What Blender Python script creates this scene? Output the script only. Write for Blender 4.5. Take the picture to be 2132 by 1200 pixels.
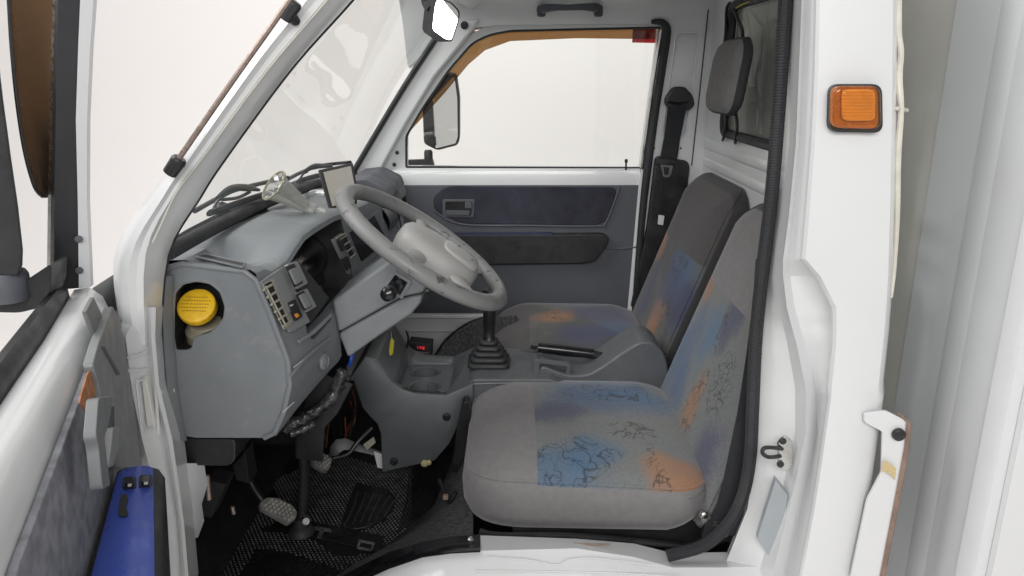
import bpy, bmesh, math, random
from mathutils import Vector as V, Matrix
random.seed(7)
for o in list(bpy.data.objects): bpy.data.objects.remove(o)
SC = bpy.context.scene; COL = SC.collection
R = math.radians
# ---------------- camera, world, lights, exposure ----------------
F, PITCH, CZ = 1560.0, R(16), 1.45
cam = bpy.data.cameras.new('camera'); camo = bpy.data.objects.new('camera', cam); COL.objects.link(camo)
camo.location = (0, 0, CZ); camo.rotation_euler = (R(90) - PITCH, 0, 0)
cam.sensor_width = 36; cam.lens = 36 * F / 2132; cam.clip_start = 0.02; cam.clip_end = 200
SC.camera = camo
SC.view_settings.view_transform = 'Standard'; SC.view_settings.look = 'None'
SC.view_settings.exposure = 0.0; SC.view_settings.gamma = 1.0
SC.view_settings.use_curve_mapping = False
W = bpy.data.worlds.new('World'); SC.world = W; W.use_nodes = True
bg = W.node_tree.nodes['Background']; bg.inputs[0].default_value = (1.0, 0.988, 0.975, 1); bg.inputs[1].default_value = 0.47
def area(name, loc, target, size, power, col=(1, .99, .98)):
    l = bpy.data.lights.new(name, 'AREA'); l.shape = 'RECTANGLE'; l.size, l.size_y = size; l.energy = power; l.color = col
    o = bpy.data.objects.new(name, l); COL.objects.link(o); o.location = loc
    o.rotation_euler = (V(target) - V(loc)).to_track_quat('-Z', 'Y').to_euler(); return o
area('studio_softbox', (-0.1, -1.7, 2.42), (0.05, 1.9, 0.9), (2.4, 0.9), 70)
area('studio_softbox.001', (-2.0, 1.1, 3.0), (-0.2, 1.7, 1.0), (1.3, 2.0), 62)
area('studio_softbox.002', (0.0, 2.6, 4.4), (0.0, 5.5, 1.6), (6.0, 0.8), 72)
# ---------------- pixel rays to real places ----------------
CP, SP = math.cos(PITCH), math.sin(PITCH); O = V((0, 0, CZ))
def ray(px, py):
    u, v = (px - 1066) / F, (600 - py) / F
    return V((u, CP + v * SP, v * CP - SP))
def P(px, py, Y): d = ray(px, py); return O + d * (Y / d.y)
def PX(px, py, X): d = ray(px, py); return O + d * (X / d.x)
def PZ(px, py, Z): d = ray(px, py); return O + d * ((Z - CZ) / d.z)
def PL(px, py, o, n): d = ray(px, py); return O + d * ((o - O).dot(n) / d.dot(n))
def PP(pts, Y): return [P(x, y, Y) for x, y in pts]
# ---------------- geometry ----------------
def g_prism(pts, vec):
    n = len(pts); vec = V(vec); v = [V(p) for p in pts] + [V(p) + vec for p in pts]
    return v, [list(range(n))[::-1], list(range(n, 2 * n))] + [[i, (i + 1) % n, n + (i + 1) % n, n + i] for i in range(n)]
def g_plate(outer, holes, vec):
    bm = bmesh.new(); loops = []
    for L in [outer] + holes:
        vs = [bm.verts.new(p) for p in L]; loops.append(vs)
        for i in range(len(vs)): bm.edges.new((vs[i], vs[(i + 1) % len(vs)]))
    bmesh.ops.triangle_fill(bm, use_beauty=True, use_dissolve=False, edges=bm.edges[:])
    bm.verts.index_update(); v = [x.co.copy() for x in bm.verts]; f = [[q.index for q in t.verts] for t in bm.faces]
    n = len(v); vec = V(vec); idx = [[q.index for q in L] for L in loops]; bm.free()
    allv = v + [p + vec for p in v]
    fs = f + [[i + n for i in t][::-1] for t in f]
    for L in idx: fs += [[L[i], L[(i + 1) % len(L)], n + L[(i + 1) % len(L)], n + L[i]] for i in range(len(L))]
    return allv, fs
def g_loft(secs, closed=True, caps=True, loop=False):
    m = len(secs[0]); v = [V(p) for s in secs for p in s]; f = []
    k = len(secs)
    for i in range(k if loop else k - 1):
        a, b = i * m, ((i + 1) % k) * m
        for j in range(m if closed else m - 1):
            j2 = (j + 1) % m; f.append([a + j, a + j2, b + j2, b + j])
    if caps and closed and not loop: f += [list(range(m))[::-1], list(range((k - 1) * m, k * m))]
    return v, f
def smooth_path(pts, n=6):
    pts = [V(p) for p in pts]; out = []
    for i in range(len(pts) - 1):
        p0, p1, p2, p3 = pts[max(i - 1, 0)], pts[i], pts[i + 1], pts[min(i + 2, len(pts) - 1)]
        for k in range(n):
            t = k / n
            out.append(.5 * ((2 * p1) + (p2 - p0) * t + (2 * p0 - 5 * p1 + 4 * p2 - p3) * t * t + (3 * p1 - p0 - 3 * p2 + p3) * t ** 3))
    return out + [pts[-1]]
def g_tube(path, r, n=10, sm=5, flat=1.0, loop=False, up=None):
    if sm and not loop: 
        L = len(path); 
        if isinstance(r, (list, tuple)): r = [r[min(int(i / sm), L - 1)] * (1 - (i % sm) / sm) + r[min(int(i / sm) + 1, L - 1)] * ((i % sm) / sm) for i in range((L - 1) * sm + 1)]
        path = smooth_path(path, sm)
    path = [V(p) for p in path]; k = len(path); secs = []; prev = None
    for i, p in enumerate(path):
        t = (path[(i + 1) % k] - path[i - 1]) if loop else (path[min(i + 1, k - 1)] - path[max(i - 1, 0)])
        t.normalize()
        if up is not None: a = V(up) - t * t.dot(V(up))
        elif prev is None: a = t.orthogonal()
        else: a = prev - t * t.dot(prev)
        if a.length < 1e-6: a = t.orthogonal()
        a.normalize(); prev = a; b = t.cross(a); rr = r[i] if isinstance(r, (list, tuple)) else r
        secs.append([p + a * (math.cos(q) * rr * flat) + b * (math.sin(q) * rr) for q in [2 * math.pi * j / n for j in range(n)]])
    return g_loft(secs, True, True, loop)
def g_box(c, s, M=None):
    c = V(c); M = M or Matrix.Identity(3); v = []
    for x in (-.5, .5):
        for y in (-.5, .5):
            for z in (-.5, .5): v.append(c + M @ V((x * s[0], y * s[1], z * s[2])))
    return v, [[0, 1, 3, 2], [4, 6, 7, 5], [0, 4, 5, 1], [2, 3, 7, 6], [0, 2, 6, 4], [1, 5, 7, 3]]
def axes(z, x=None):
    z = V(z).normalized(); x = V(x) if x else z.orthogonal(); x = (x - z * z.dot(x)).normalized(); y = z.cross(x)
    return Matrix((x, y, z)).transposed()
def g_lathe(prof, o, ax, n=24):
    M = axes(ax); o = V(o)
    return g_loft([[o + M @ V((r * math.cos(2 * math.pi * j / n), r * math.sin(2 * math.pi * j / n), h)) for j in range(n)] for r, h in prof])
def g_ring(prof, o, ax, n=24):
    M = axes(ax); o = V(o)
    return g_loft([[o + M @ V((r * math.cos(2 * math.pi * j / n), r * math.sin(2 * math.pi * j / n), h)) for r, h in prof] for j in range(n)], loop=True)
def rpoly(pts, r, n=4):
    pts = [V(p) for p in pts]; out = []; k = len(pts)
    for i in range(k):
        a, b, c = pts[i - 1], pts[i], pts[(i + 1) % k]; rr = r[i] if isinstance(r, (list, tuple)) else r
        d1, d2 = a - b, c - b; q = min(rr, d1.length * .45, d2.length * .45)
        if q < 1e-5: out.append(b); continue
        p1, p2 = b + d1.normalized() * q, b + d2.normalized() * q
        for j in range(n + 1):
            t = j / n; out.append(p1 * (1 - t) ** 2 + b * 2 * t * (1 - t) + p2 * t * t)
    return out
def circ(c, r, ax, n=24, sx=1):
    M = axes(ax, (1, 0, 0)); c = V(c)
    return [c + M @ V((r * sx * math.cos(2 * math.pi * j / n), r * math.sin(2 * math.pi * j / n), 0)) for j in range(n)]
def obj(name, gs, mat, parent=None, bev=0, seg=2, sub=0, label=None, smooth=True, kind=None, ang=35):
    if isinstance(gs, tuple): gs = [gs]
    v, f = [], []
    for a, b in gs:
        n = len(v); v += [tuple(p) for p in a]; f += [[i + n for i in q] for q in b]
    me = bpy.data.meshes.new(name); me.from_pydata(v, [], f); me.update()
    bm = bmesh.new(); bm.from_mesh(me); bmesh.ops.recalc_face_normals(bm, faces=bm.faces[:]); bm.to_mesh(me); bm.free()
    me.materials.append(mat)
    o = bpy.data.objects.new(name, me); COL.objects.link(o)
    if smooth:
        me.polygons.foreach_set('use_smooth', [True] * len(me.polygons))
        if not bev and not sub: me.set_sharp_from_angle(angle=R(ang))
    if bev:
        m = o.modifiers.new('bevel', 'BEVEL'); m.width = bev; m.segments = seg; m.limit_method = 'ANGLE'; m.angle_limit = R(30); m.harden_normals = True
    if sub:
        m = o.modifiers.new('sub', 'SUBSURF'); m.levels = sub; m.render_levels = sub
    if parent:
        o.parent = parent; o.matrix_parent_inverse = Matrix.Translation(-world_loc(parent))
    if label: o['label'] = label
    if kind: o['kind'] = kind
    return o
def world_loc(o):
    return V(o.get('_loc', (0, 0, 0))) if o.type == 'EMPTY' else V((0, 0, 0))
def thing(name, label, cat, loc, group=None):
    o = bpy.data.objects.new(name, None); COL.objects.link(o); o.location = loc; o['_loc'] = loc
    o.empty_display_size = .1; o['label'] = label; o['category'] = cat
    if group: o['group'] = group
    return o
def tag(o, label, cat, group=None):
    o['label'] = label; o['category'] = cat
    if group: o['group'] = group
    return o
# ---------------- materials ----------------
class N:
    def __init__(s, name):
        s.m = bpy.data.materials.new(name); s.m.use_nodes = True; s.t = s.m.node_tree; s.n = s.t.nodes
        s.b = s.n['Principled BSDF']; s.tc = s.n.new('ShaderNodeTexCoord').outputs['Object']
    def link(s, a, b): s.t.links.new(a, b)
    def setin(s, sock, x):
        if hasattr(x, 'is_output'): s.link(x, sock)
        elif x is not None: sock.default_value = x
    def math(s, op, a, b=None, c=None, clamp=False):
        n = s.n.new('ShaderNodeMath'); n.operation = op; n.use_clamp = clamp
        for i, x in enumerate((a, b, c)): s.setin(n.inputs[i], x)
        return n.outputs[0]
    def vm(s, op, a, b=None, out=0):
        n = s.n.new('ShaderNodeVectorMath'); n.operation = op
        for i, x in enumerate((a, b)): s.setin(n.inputs[i], x)
        return n.outputs[out]
    def noise(s, scale, detail=4, rough=.55, vec=None, dist=0):
        n = s.n.new('ShaderNodeTexNoise'); n.inputs['Scale'].default_value = scale; n.inputs['Detail'].default_value = detail
        n.inputs['Roughness'].default_value = rough; n.inputs['Distortion'].default_value = dist; s.link(vec or s.tc, n.inputs['Vector']); return n.outputs['Fac']
    def ramp(s, x, a, b, lo=0, hi=1):
        n = s.n.new('ShaderNodeMapRange'); n.interpolation_type = 'SMOOTHSTEP'
        s.link(x, n.inputs[0]); 
        for i, q in enumerate((a, b, lo, hi)): n.inputs[i + 1].default_value = q
        return n.outputs[0]
    def mix(s, f, a, b, mode='MIX'):
        n = s.n.new('ShaderNodeMix'); n.data_type = 'RGBA'; n.blend_type = mode
        s.setin(n.inputs[0], f)
        for i, x in ((6, a), (7, b)):
            s.setin(n.inputs[i], x if hasattr(x, 'is_output') else (*x, 1))
        return n.outputs[2]
    def xyz(s):
        n = s.n.new('ShaderNodeSeparateXYZ'); s.link(s.tc, n.inputs[0]); return n.outputs
    def bump(s, h, strength, dist=.001):
        n = s.n.new('ShaderNodeBump'); n.inputs['Strength'].default_value = strength; n.inputs['Distance'].default_value = dist
        s.link(h, n.inputs['Height']); s.link(n.outputs[0], s.b.inputs['Normal'])
def mk(name, col, rough=.5, metal=0, bump=0, bs=500, var=.12, vs=5, coat=0, spec=.5, rvar=.12, dirt=None, dirtamt=.5, ds=14, trans=0, dl=.56, dh=.72):
    s = N(name); b = s.b
    n1 = s.noise(vs, 6, .6); f = s.ramp(n1, .3, .7)
    lo = tuple(max(0, c * (1 - var)) for c in col); hi = tuple(min(1, c * (1 + var)) for c in col)
    c = s.mix(f, lo, hi)
    if dirt:
        d = s.math('MULTIPLY', s.ramp(s.noise(ds, 8, .7, dist=.6), dl, dh), dirtamt); c = s.mix(d, c, dirt)
    s.link(c, b.inputs['Base Color'])
    s.link(s.ramp(s.noise(vs * 4, 5), .3, .7, max(.02, rough - rvar), min(1, rough + rvar)), b.inputs['Roughness'])
    b.inputs['Metallic'].default_value = metal; b.inputs['Specular IOR Level'].default_value = spec
    if coat: b.inputs['Coat Weight'].default_value = coat; b.inputs['Coat Roughness'].default_value = .06
    if bump: s.bump(s.noise(bs, 3), bump)
    return s.m
M = {}
M['white'] = mk('white_paint', (.67, .68, .683), .32, coat=.6, var=.012, vs=3, rvar=.03)
M['cream'] = mk('cream_sealant', (.60, .58, .50), .45, var=.1, vs=30)
M['inner'] = mk('inner_paint', (.74, .755, .755), .34, coat=.4, var=.015, vs=3, rvar=.03)
M['boxgrey'] = mk('box_panel_paint', (.68, .695, .71), .5, var=.02, vs=2, rvar=.04)
M['boxlight'] = mk('box_trim_paint', (.64, .65, .66), .42, var=.02, rvar=.04)
M['gap'] = mk('gap_paint', (.66, .655, .61), .6, var=.06)
M['dash'] = mk('grey_dash_plastic', (.180, .194, .205), .55, bump=.25, bs=900, var=.07, dirt=(.27, .27, .26), dirtamt=.5, ds=16)
M['dash2'] = mk('grey_shroud_plastic', (.195, .208, .218), .5, bump=.25, bs=900, var=.08, dirt=(.14, .14, .14), dirtamt=.3, ds=20)
M['console'] = mk('grey_console_plastic', (.112, .119, .125), .46, bump=.2, bs=900, var=.08, dirt=(.2, .19, .18), dirtamt=.3, ds=12)
M['black'] = mk('black_plastic', (.018, .018, .02), .42, bump=.15, bs=700, var=.25, dirt=(.06, .06, .055), dirtamt=.35)
M['gloss'] = mk('gloss_black_panel', (.01, .01, .012), .16, var=.1, rvar=.05)
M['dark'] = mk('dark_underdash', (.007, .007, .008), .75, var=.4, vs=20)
M['rubber'] = mk('black_rubber', (.022, .023, .026), .6, bump=.3, bs=300, var=.2)
M['felt'] = mk('grey_carpet', (.075, .075, .076), .95, bump=.9, bs=900, var=.5, vs=120, dirt=(.16, .155, .15), dirtamt=.6, ds=30)
M['mat'] = mk('black_floor_mat', (.010, .010, .011), .5, bump=.2, bs=400, var=.3, vs=25, dirt=(.085, .083, .078), dirtamt=.6, ds=6, dl=.52, dh=.70)
M['ridge'] = mk('mat_ridge_rubber', (.045, .045, .044), .45, var=.4, vs=50)
M['stud'] = mk('mat_stud_rubber', (.13, .13, .127), .4, var=.5, vs=40)
M['steel'] = mk('zinc_steel', (.55, .55, .53), .3, metal=1, var=.15, vs=40)
M['chrome'] = mk('bright_metal', (.75, .75, .74), .15, metal=1, var=.05)
M['mirror'] = mk('mirror_glass', (.88, .89, .88), .03, metal=1, var=.01, rvar=.01)
M['yellow'] = mk('yellow_cap_plastic', (.78, .47, .02), .4, var=.12, vs=50, dirt=(.5, .3, .02), dirtamt=.5, ds=60)
M['bottle'] = mk('cloudy_reservoir_plastic', (.30, .27, .2), .4, var=.15)
M['blue'] = mk('blue_armrest_vinyl', (.045, .080, .36), .36, bump=.15, bs=300, var=.15, vs=9, dirt=(.05, .05, .1), dirtamt=.5, ds=10)
M['navy2'] = mk('navy_vinyl', (.018, .022, .07), .35, var=.2)
M['navy'] = mk('navy_door_fabric', (.028, .029, .044), .85, bump=.5, bs=900, var=.35, vs=12, dirt=(.075, .04, .035), dirtamt=.5, ds=7)
M['doortrim'] = mk('blue_grey_door_trim', (.085, .09, .105), .6, bump=.2, bs=800, var=.08)
M['flock'] = mk('flocked_door_panel', (.20, .205, .225), .9, bump=.8, bs=500, var=.3, vs=40, dirt=(.11, .11, .125), dirtamt=.6, ds=22)
M['trimgrey'] = mk('grey_door_plastic', (.20, .205, .21), .5, bump=.2, bs=700, var=.06)
M['trimgrey2'] = mk('grey_pull_handle', (.155, .16, .165), .5, bump=.2, bs=700, var=.06)
M['visor'] = mk('smoked_brown_acrylic', (.17, .10, .055), .22, var=.15, vs=4)
M['wheelgrey'] = mk('worn_wheel_urethane', (.185, .188, .187), .48, bump=.15, bs=700, var=.08, dirt=(.055, .05, .046), dirtamt=.85, ds=34, dl=.575, dh=.62)
M['hub'] = mk('wheel_hub_plastic', (.315, .312, .303), .52, bump=.15, bs=700, var=.05)
M['beige'] = mk('beige_vent_plastic', (.30, .29, .235), .5, var=.08)
M['belt'] = mk('black_belt_webbing', (.016, .017, .021), .8, bump=.5, bs=700, var=.2)
M['fabgrey'] = None
M['red'] = mk('red_sticker', (.75, .02, .03), .4, var=.05)
M['sticker'] = mk('grey_label_sticker', (.33, .36, .38), .4, var=.06)
M['rust'] = mk('rusty_brown_strip', (.22, .15, .115), .7, var=.25, vs=30, dirt=(.12, .06, .035), dirtamt=.7, ds=30)
M['zincy'] = mk('yellow_zinc', (.68, .55, .30), .35, metal=.6, var=.1)
M['brown'] = mk('antenna_brown_steel', (.28, .22, .19), .35, metal=.5, var=.15, vs=30)
M['foil'] = mk('foil_duct', (.10, .10, .10), .25, metal=.4, bump=.9, bs=70, var=.6, vs=25)
M['pedal'] = mk('worn_pedal_rubber', (.13, .125, .115), .7, bump=.3, bs=300, var=.2, vs=60)
M['stud2'] = mk('pedal_stud_rubber', (.27, .26, .24), .7, var=.2, vs=60)
M['wood'] = mk('tablet_bezel', (.05, .048, .05), .4, var=.1)
M['screen'] = mk('pale_screen', (.58, .55, .49), .22, var=.02)
M['yel2'] = mk('yellow_tag_card', (.62, .55, .03), .5, var=.15, vs=40)
M['bluew'] = mk('blue_wire', (.03, .10, .55), .4)
M['orangew'] = mk('copper_wire', (.35, .10, .05), .5)
M['wall'] = mk('studio_white', (.905, .878, .862), .9, var=.01, vs=.4)
M['hb'] = mk('headrest_grey_fabric', (.17, .165, .165), .92, bump=.5, bs=900, var=.1, vs=60)
M['hs'] = mk('headrest_dark_side', (.028, .028, .031), .9, bump=.4, bs=900, var=.15)
M['tape'] = mk('masking_tape', (.42, .42, .33), .7, var=.15, vs=30)
M['glue'] = mk('dried_yellow_glue', (.42, .36, .20), .35, bump=.8, bs=60, var=.3, vs=60)
def emit(name, col, st):
    s = N(name); s.b.inputs['Base Color'].default_value = (*col, 1); s.b.inputs['Emission Color'].default_value = (*col, 1); s.b.inputs['Emission Strength'].default_value = st; return s.m
M['led'] = emit('red_led', (1, .03, .03), .8); M['needle'] = mk('red_needle', (.6, .02, .03), .4)
M['oran'] = mk('orange_button', (.8, .28, .03), .4)
M['print'] = mk('white_print', (.5, .5, .5), .5)
def glass(name, tint, refl=1.0, rough=.0, haze=0.0):
    s = N(name); s.n.remove(s.b); out = s.n['Material Output']
    t = s.n.new('ShaderNodeBsdfTransparent'); t.inputs[0].default_value = (*tint, 1)
    g = s.n.new('ShaderNodeBsdfGlossy'); g.inputs['Roughness'].default_value = rough
    lw = s.n.new('ShaderNodeLayerWeight')   # facing term is the same from both sides of a pane
    f = s.math('MULTIPLY', s.math('MULTIPLY_ADD', s.math('POWER', lw.outputs['Facing'], 5.0), .92, .06), refl, clamp=True)
    m = s.n.new('ShaderNodeMixShader'); s.link(f, m.inputs[0]); s.link(t.outputs[0], m.inputs[1]); s.link(g.outputs[0], m.inputs[2])
    last = m
    if haze:
        d = s.n.new('ShaderNodeBsdfDiffuse'); d.inputs[0].default_value = (.6, .6, .57, 1)
        m2 = s.n.new('ShaderNodeMixShader'); m2.inputs[0].default_value = haze
        s.link(m.outputs[0], m2.inputs[1]); s.link(d.outputs[0], m2.inputs[2]); last = m2
    s.link(last.outputs[0], out.inputs[0]); return s.m
M['wscreen'] = glass('windscreen_glass', (.94, .955, .945), .62, haze=.03)
M['glass'] = glass('door_glass', (.97, .98, .97), .5)
M['rglass'] = glass('rear_window_glass', (.72, .73, .72), 1.2, haze=.22)
M['vglass'] = glass('brown_acrylic_clear', (.50, .35, .19), .6)
M['cglass'] = glass('clear_plastic', (.95, .95, .94), 2.2, .08, haze=.22)
M['olens'] = glass('amber_cover', (.97, .82, .55), .9)
M['lens'] = mk('amber_lens', (.66, .27, .028), .12, coat=1, var=.1, vs=40, rvar=.04)
# ---------------- printed seat fabric ----------------
BLUE, NAVY, ORG, SKY = (.075, .125, .225), (.066, .070, .138), (.36, .175, .085), (.085, .160, .265)
def fabric(name, blobs, scrib, plain, dark=None, base=(.180, .188, .193), shade_k=1.0):
    s = N(name); b = s.b
    fine = s.noise(1400, 2, .5); mid = s.noise(170, 3, .6); big = s.noise(22, 3)
    g = s.mix(s.ramp(mid, .25, .75), tuple(c * .88 for c in base), tuple(c * 1.12 for c in base))
    g = s.mix(s.math('MULTIPLY', s.ramp(s.noise(9, 3), .4, .7), .35), g, (.195, .19, .165))
    wob = s.n.new('ShaderNodeTexNoise'); wob.inputs['Scale'].default_value = 11; s.link(s.tc, wob.inputs['Vector'])
    pw = s.vm('ADD', s.tc, s.vm('MULTIPLY', s.vm('SUBTRACT', wob.outputs['Color'], (.5, .5, .5)), (.10, .10, .10)))
    def ell(c, r):
        return s.vm('LENGTH', s.vm('DIVIDE', s.vm('SUBTRACT', pw, tuple(c)), tuple(r)), out=1)
    col = g
    for c, r, k, edge in blobs:
        d = s.math('ADD', ell(c, r), s.math('MULTIPLY', s.math('SUBTRACT', mid, .5), 1.5 * edge))
        f = s.math('MULTIPLY', s.ramp(d, .45, 1.30, 1, 0), .66)
        col = s.mix(f, col, s.mix(s.ramp(fine, .35, .65), tuple(x * .8 for x in k), tuple(x * 1.15 for x in k)))
    # wiry scribbles
    l1 = s.ramp(s.math('ABSOLUTE', s.math('SUBTRACT', s.noise(12, 2, .35, dist=1.2), .5)), .006, .016, 1, 0)
    l2 = s.ramp(s.math('ABSOLUTE', s.math('SUBTRACT', s.noise(15, 2, .35, vec=s.vm('ADD', s.tc, (3.1, 1.7, .4)), dist=1.5), .5)), .006, .016, 1, 0)
    l3 = s.ramp(s.math('ABSOLUTE', s.math('SUBTRACT', s.noise(18, 2, .35, vec=s.vm('ADD', s.tc, (7.1, 2.7, 1.4)), dist=1.0), .5)), .007, .018, 1, 0)
    ln = s.math('MAXIMUM', s.math('MAXIMUM', l1, l2), l3); msk = None
    for c, r in scrib:
        q = s.ramp(ell(c, r), .8, 1.02, 1, 0); msk = q if msk is None else s.math('MAXIMUM', msk, q)
    if msk is not None: col = s.mix(s.math('MULTIPLY', s.math('MULTIPLY', ln, msk), .62), col, (.035, .033, .032))
    sp = s.ramp(s.noise(330, 1), .68, .74); col = s.mix(s.math('MULTIPLY', sp, .45), col, (.05, .05, .05))
    pl = s.mix(s.ramp(s.noise(60, 4), .3, .7), (.196, .188, .190), (.218, .209, .211))
    pl = s.mix(s.math('MULTIPLY', s.ramp(s.noise(7, 5, .6), .5, .75), .25), pl, (.24, .228, .224))
    if shade_k != 1: pl = s.mix(1.0, pl, (shade_k, shade_k * .97, shade_k * .97), 'MULTIPLY')  # below one, darkens the plain cloth to paint in shade
    x = s.xyz(); m = plain(s, x); col = s.mix(m, col, pl)
    if dark: col = s.mix(dark(s, x), col, (.052, .050, .052))
    s.link(col, b.inputs['Base Color']); b.inputs['Roughness'].default_value = .95
    b.inputs['Sheen Weight'].default_value = .25; b.inputs['Sheen Roughness'].default_value = .4
    b.inputs['Specular IOR Level'].default_value = .2
    s.bump(s.math('ADD', s.math('MULTIPLY', fine, .6), s.math('MULTIPLY', s.noise(40, 3), 1.6)), .35)
    return s.m
# ================= THE STUDIO =================
def structure(o): o['kind'] = 'structure'; return o
prof = [(-3.0, 0), (4.2, 0)] + [(4.2 + 1.3 * math.sin(a), 1.3 - 1.3 * math.cos(a)) for a in [R(q) for q in (15, 30, 45, 60, 75, 90)]] + [(5.5, 5.5)]
structure(obj('studio_floor', g_loft([[V((x, y, z)) for y, z in prof] for x in (-9, -3, 3, 9)], closed=False, caps=False), M['wall']))
# ================= THE TRUCK =================
T = thing('truck', 'white small cab-over truck with its driver door open, grey cab interior', 'truck', (0, 1.79, 0))
YN, YF = 1.09, 2.49      # outer skins
# --- roof, floor, firewall, rear wall
obj('roof', g_loft([[V((x, y, 1.74 + .03 * math.sin(math.pi * (y - 1.12) / 1.34) + dz)) for y in (1.12, 1.3, 1.55, 1.79, 2.03, 2.28, 2.46)] + [V((x, y, 1.70 + .03 * math.sin(math.pi * (y - 1.12) / 1.34) + dz)) for y in (2.46, 2.28, 2.03, 1.79, 1.55, 1.3, 1.12)]
    for x, dz in ((-.16, -.05), (-.05, 0), (.3, .01), (.62, 0))]), M['inner'], T)
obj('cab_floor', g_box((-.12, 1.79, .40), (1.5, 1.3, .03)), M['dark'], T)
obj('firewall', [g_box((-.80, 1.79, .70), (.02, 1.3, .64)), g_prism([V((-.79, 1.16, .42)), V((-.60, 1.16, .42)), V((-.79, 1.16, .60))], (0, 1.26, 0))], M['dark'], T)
obj('front_panel', g_loft([[V((-.82 - .05 * math.sin(math.pi * (y - 1.1) / 1.38), y, z)) for y in (1.1, 1.3, 1.55, 1.8, 2.05, 2.3, 2.48)] for z in (.35, .9)] + [[V((-.64 - .05 * math.sin(math.pi * (y - 1.1) / 1.38), y, 1.135)) for y in (1.1, 1.3, 1.55, 1.8, 2.05, 2.3, 2.48)]], closed=False, caps=False), M['white'], T)
XR = .60
rw_out = [V((XR, 1.30, .50)), V((XR, 2.42, .50)), V((XR, 2.42, 1.71)), V((XR, 1.30, 1.71))]
obj('side_panel', g_box((-.10, 2.475, .72), (1.40, .012, .80)), M['white'], T)
whole = rpoly([PX(1509, 276, XR), V((XR, PX(1509, 276, XR).y, 1.625)), V((XR, 1.40, 1.625)), V((XR, 1.40, PX(1509, 276, XR).z))], .03)
rw = obj('rear_wall', g_plate(rw_out, [whole], (.02, 0, 0)), M['inner'], T, label='white painted cab rear wall with a framed window')
obj('window_seal', g_tube([p + V((-.004, 0, 0)) for p in whole], .013, 8, sm=0, loop=True), M['rubber'], rw)
zc = whole[0].z
wy0, wy1 = 1.40, PX(1509, 276, XR).y
for k in range(3):
    a = wy1 + (wy0 - wy1) * k / 3; b = wy1 + (wy0 - wy1) * (k + 1) / 3
    obj('window_pane', g_box((XR + .012, (a + b) / 2, (zc + 1.625) / 2), (.004, abs(a - b) - .006, 1.625 - zc)), M['rglass'], rw)
for z, h in ((zc - .050, .016), (zc - .105, .014), (zc - .19, .018)):
    obj('pressed_rib', g_tube([V((XR, 1.2, z)), V((XR, 1.22, z)), V((XR, 2.33, z)), V((XR, 2.36, z))], h, 12, sm=0, flat=.25, up=(1, 0, 0)), M['inner'], rw)
# --- near A pillar
rails = dict(
 L=[(258, 720), (236, 545), (296, 425), (375, 322), (533, 92), (600, 0), (690, -120)],
 M=[(280, 720), (270, 545), (340, 410), (398, 325), (540, 125), (640, 0), (728, -120)],
 S=[(303, 720), (303, 530), (365, 400), (419, 327), (556, 142), (676, 0), (770, -120)],
 G=[(310, 720), (312, 530), (374, 400), (428, 327), (566, 142), (687, 0), (781, -120)],
 R=[(332, 720), (348, 535), (415, 412), (472, 325), (607, 142), (733, 0), (832, -120)])
YY = dict(L=1.13, M=1.094, S=1.105, G=1.117, R=1.165)
secs = []
rs_ = {k: smooth_path([P(*q, YY[k]) for q in rails[k]], 4) for k in rails}
for i in range(len(rs_['L'])):
    r = {k: rs_[k][i].copy() for k in rs_}
    rb = r['R'].copy(); rb.y = 1.205; rb.x -= .012; lb = r['L'].copy(); lb.y = 1.20
    mm = (r['M'] * .55 + r['S'] * .45) + V((0, .004, 0))
    secs.append([r['L'], (r['L'] * .4 + r['M'] * .6) + V((0, -.008, 0)), r['M'], mm, r['S'], r['G'], (r['G'] + r['R']) / 2 + V((0, -.010, 0)), r['R'], rb, lb])
ap = obj('a_pillar', g_loft(secs), M['white'], T, ang=30)
obj('sealant_bead', g_tube([P(x, y, 1.108) for x, y in [(318, 505), (332, 475), (368, 400), (423, 327), (560, 142), (681, 0), (775, -120)]], .0013, 6), M['cream'], ap)
obj('windscreen_rubber', g_tube([s[7] + V((-.004, .010, 0)) for s in secs], .004, 8), M['rubber'], ap)
# antenna on the pillar
an = obj('antenna', g_tube([P(366, 340, 1.075), P(480, 175, 1.072), P(600, 5, 1.07), P(680, -110, 1.07)], .0042, 8), M['brown'], T)
for (x0, y0), (x1, y1) in (((350, 362), (376, 332)), ((592, 8), (612, 38))):
    obj('antenna_mount', [g_lathe([(.006, -.014), (.010, -.013), (.011, .012), (.0085, .016)], P((x0 + x1) / 2, (y0 + y1) / 2, 1.078), P(600, 0, 1.07) - P(366, 340, 1.075)), g_tube([P((x0 + x1) / 2, (y0 + y1) / 2, 1.078), P(x1 + 4, y1 + 8, 1.10)], .007, 8)], M['black'], an, bev=.001)
# --- jamb below the pillar
rows = [(640, 254, 336), (700, 262, 333), (800, 272, 341), (915, 296, 369), (1000, 318, 380), (1090, 336, 391), (1230, 340, 404)]
secs = []
for y, l, r in rows:
    k_ = .085 if y < 650 else .01; a = P(l, y, 1.06 + k_); b = P(r, y, 1.16); w = r - l
    secs.append([P(l - (2 if y < 650 else 12 if y < 750 else 24), y, 1.13 if y < 650 else 1.09), a, P(l + w * .45, y, 1.10 + k_ * .3), P(l + w * .62, y, 1.115 + k_ * .1), P(l + w * .74, y, 1.105), P(l + w * .86, y, 1.112), b, b + V((-.012, .05, 0)), P(l - (2 if y < 650 else 90), y, 1.22)])
jb = obj('hinge_jamb', g_loft(secs), M['white'], T, ang=50)
def jy(px, py):  # jamb surface depth
    for (y0, l0, r0), (y1, l1, r1) in zip(rows, rows[1:]):
        if y0 <= py <= y1: break
    t = (py - y0) / (y1 - y0); l, r = l0 + (l1 - l0) * t, r0 + (r1 - r0) * t; u = (px - l) / (r - l)
    return 1.06 + .04 * max(0, min(u / .45, 1.2))
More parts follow.
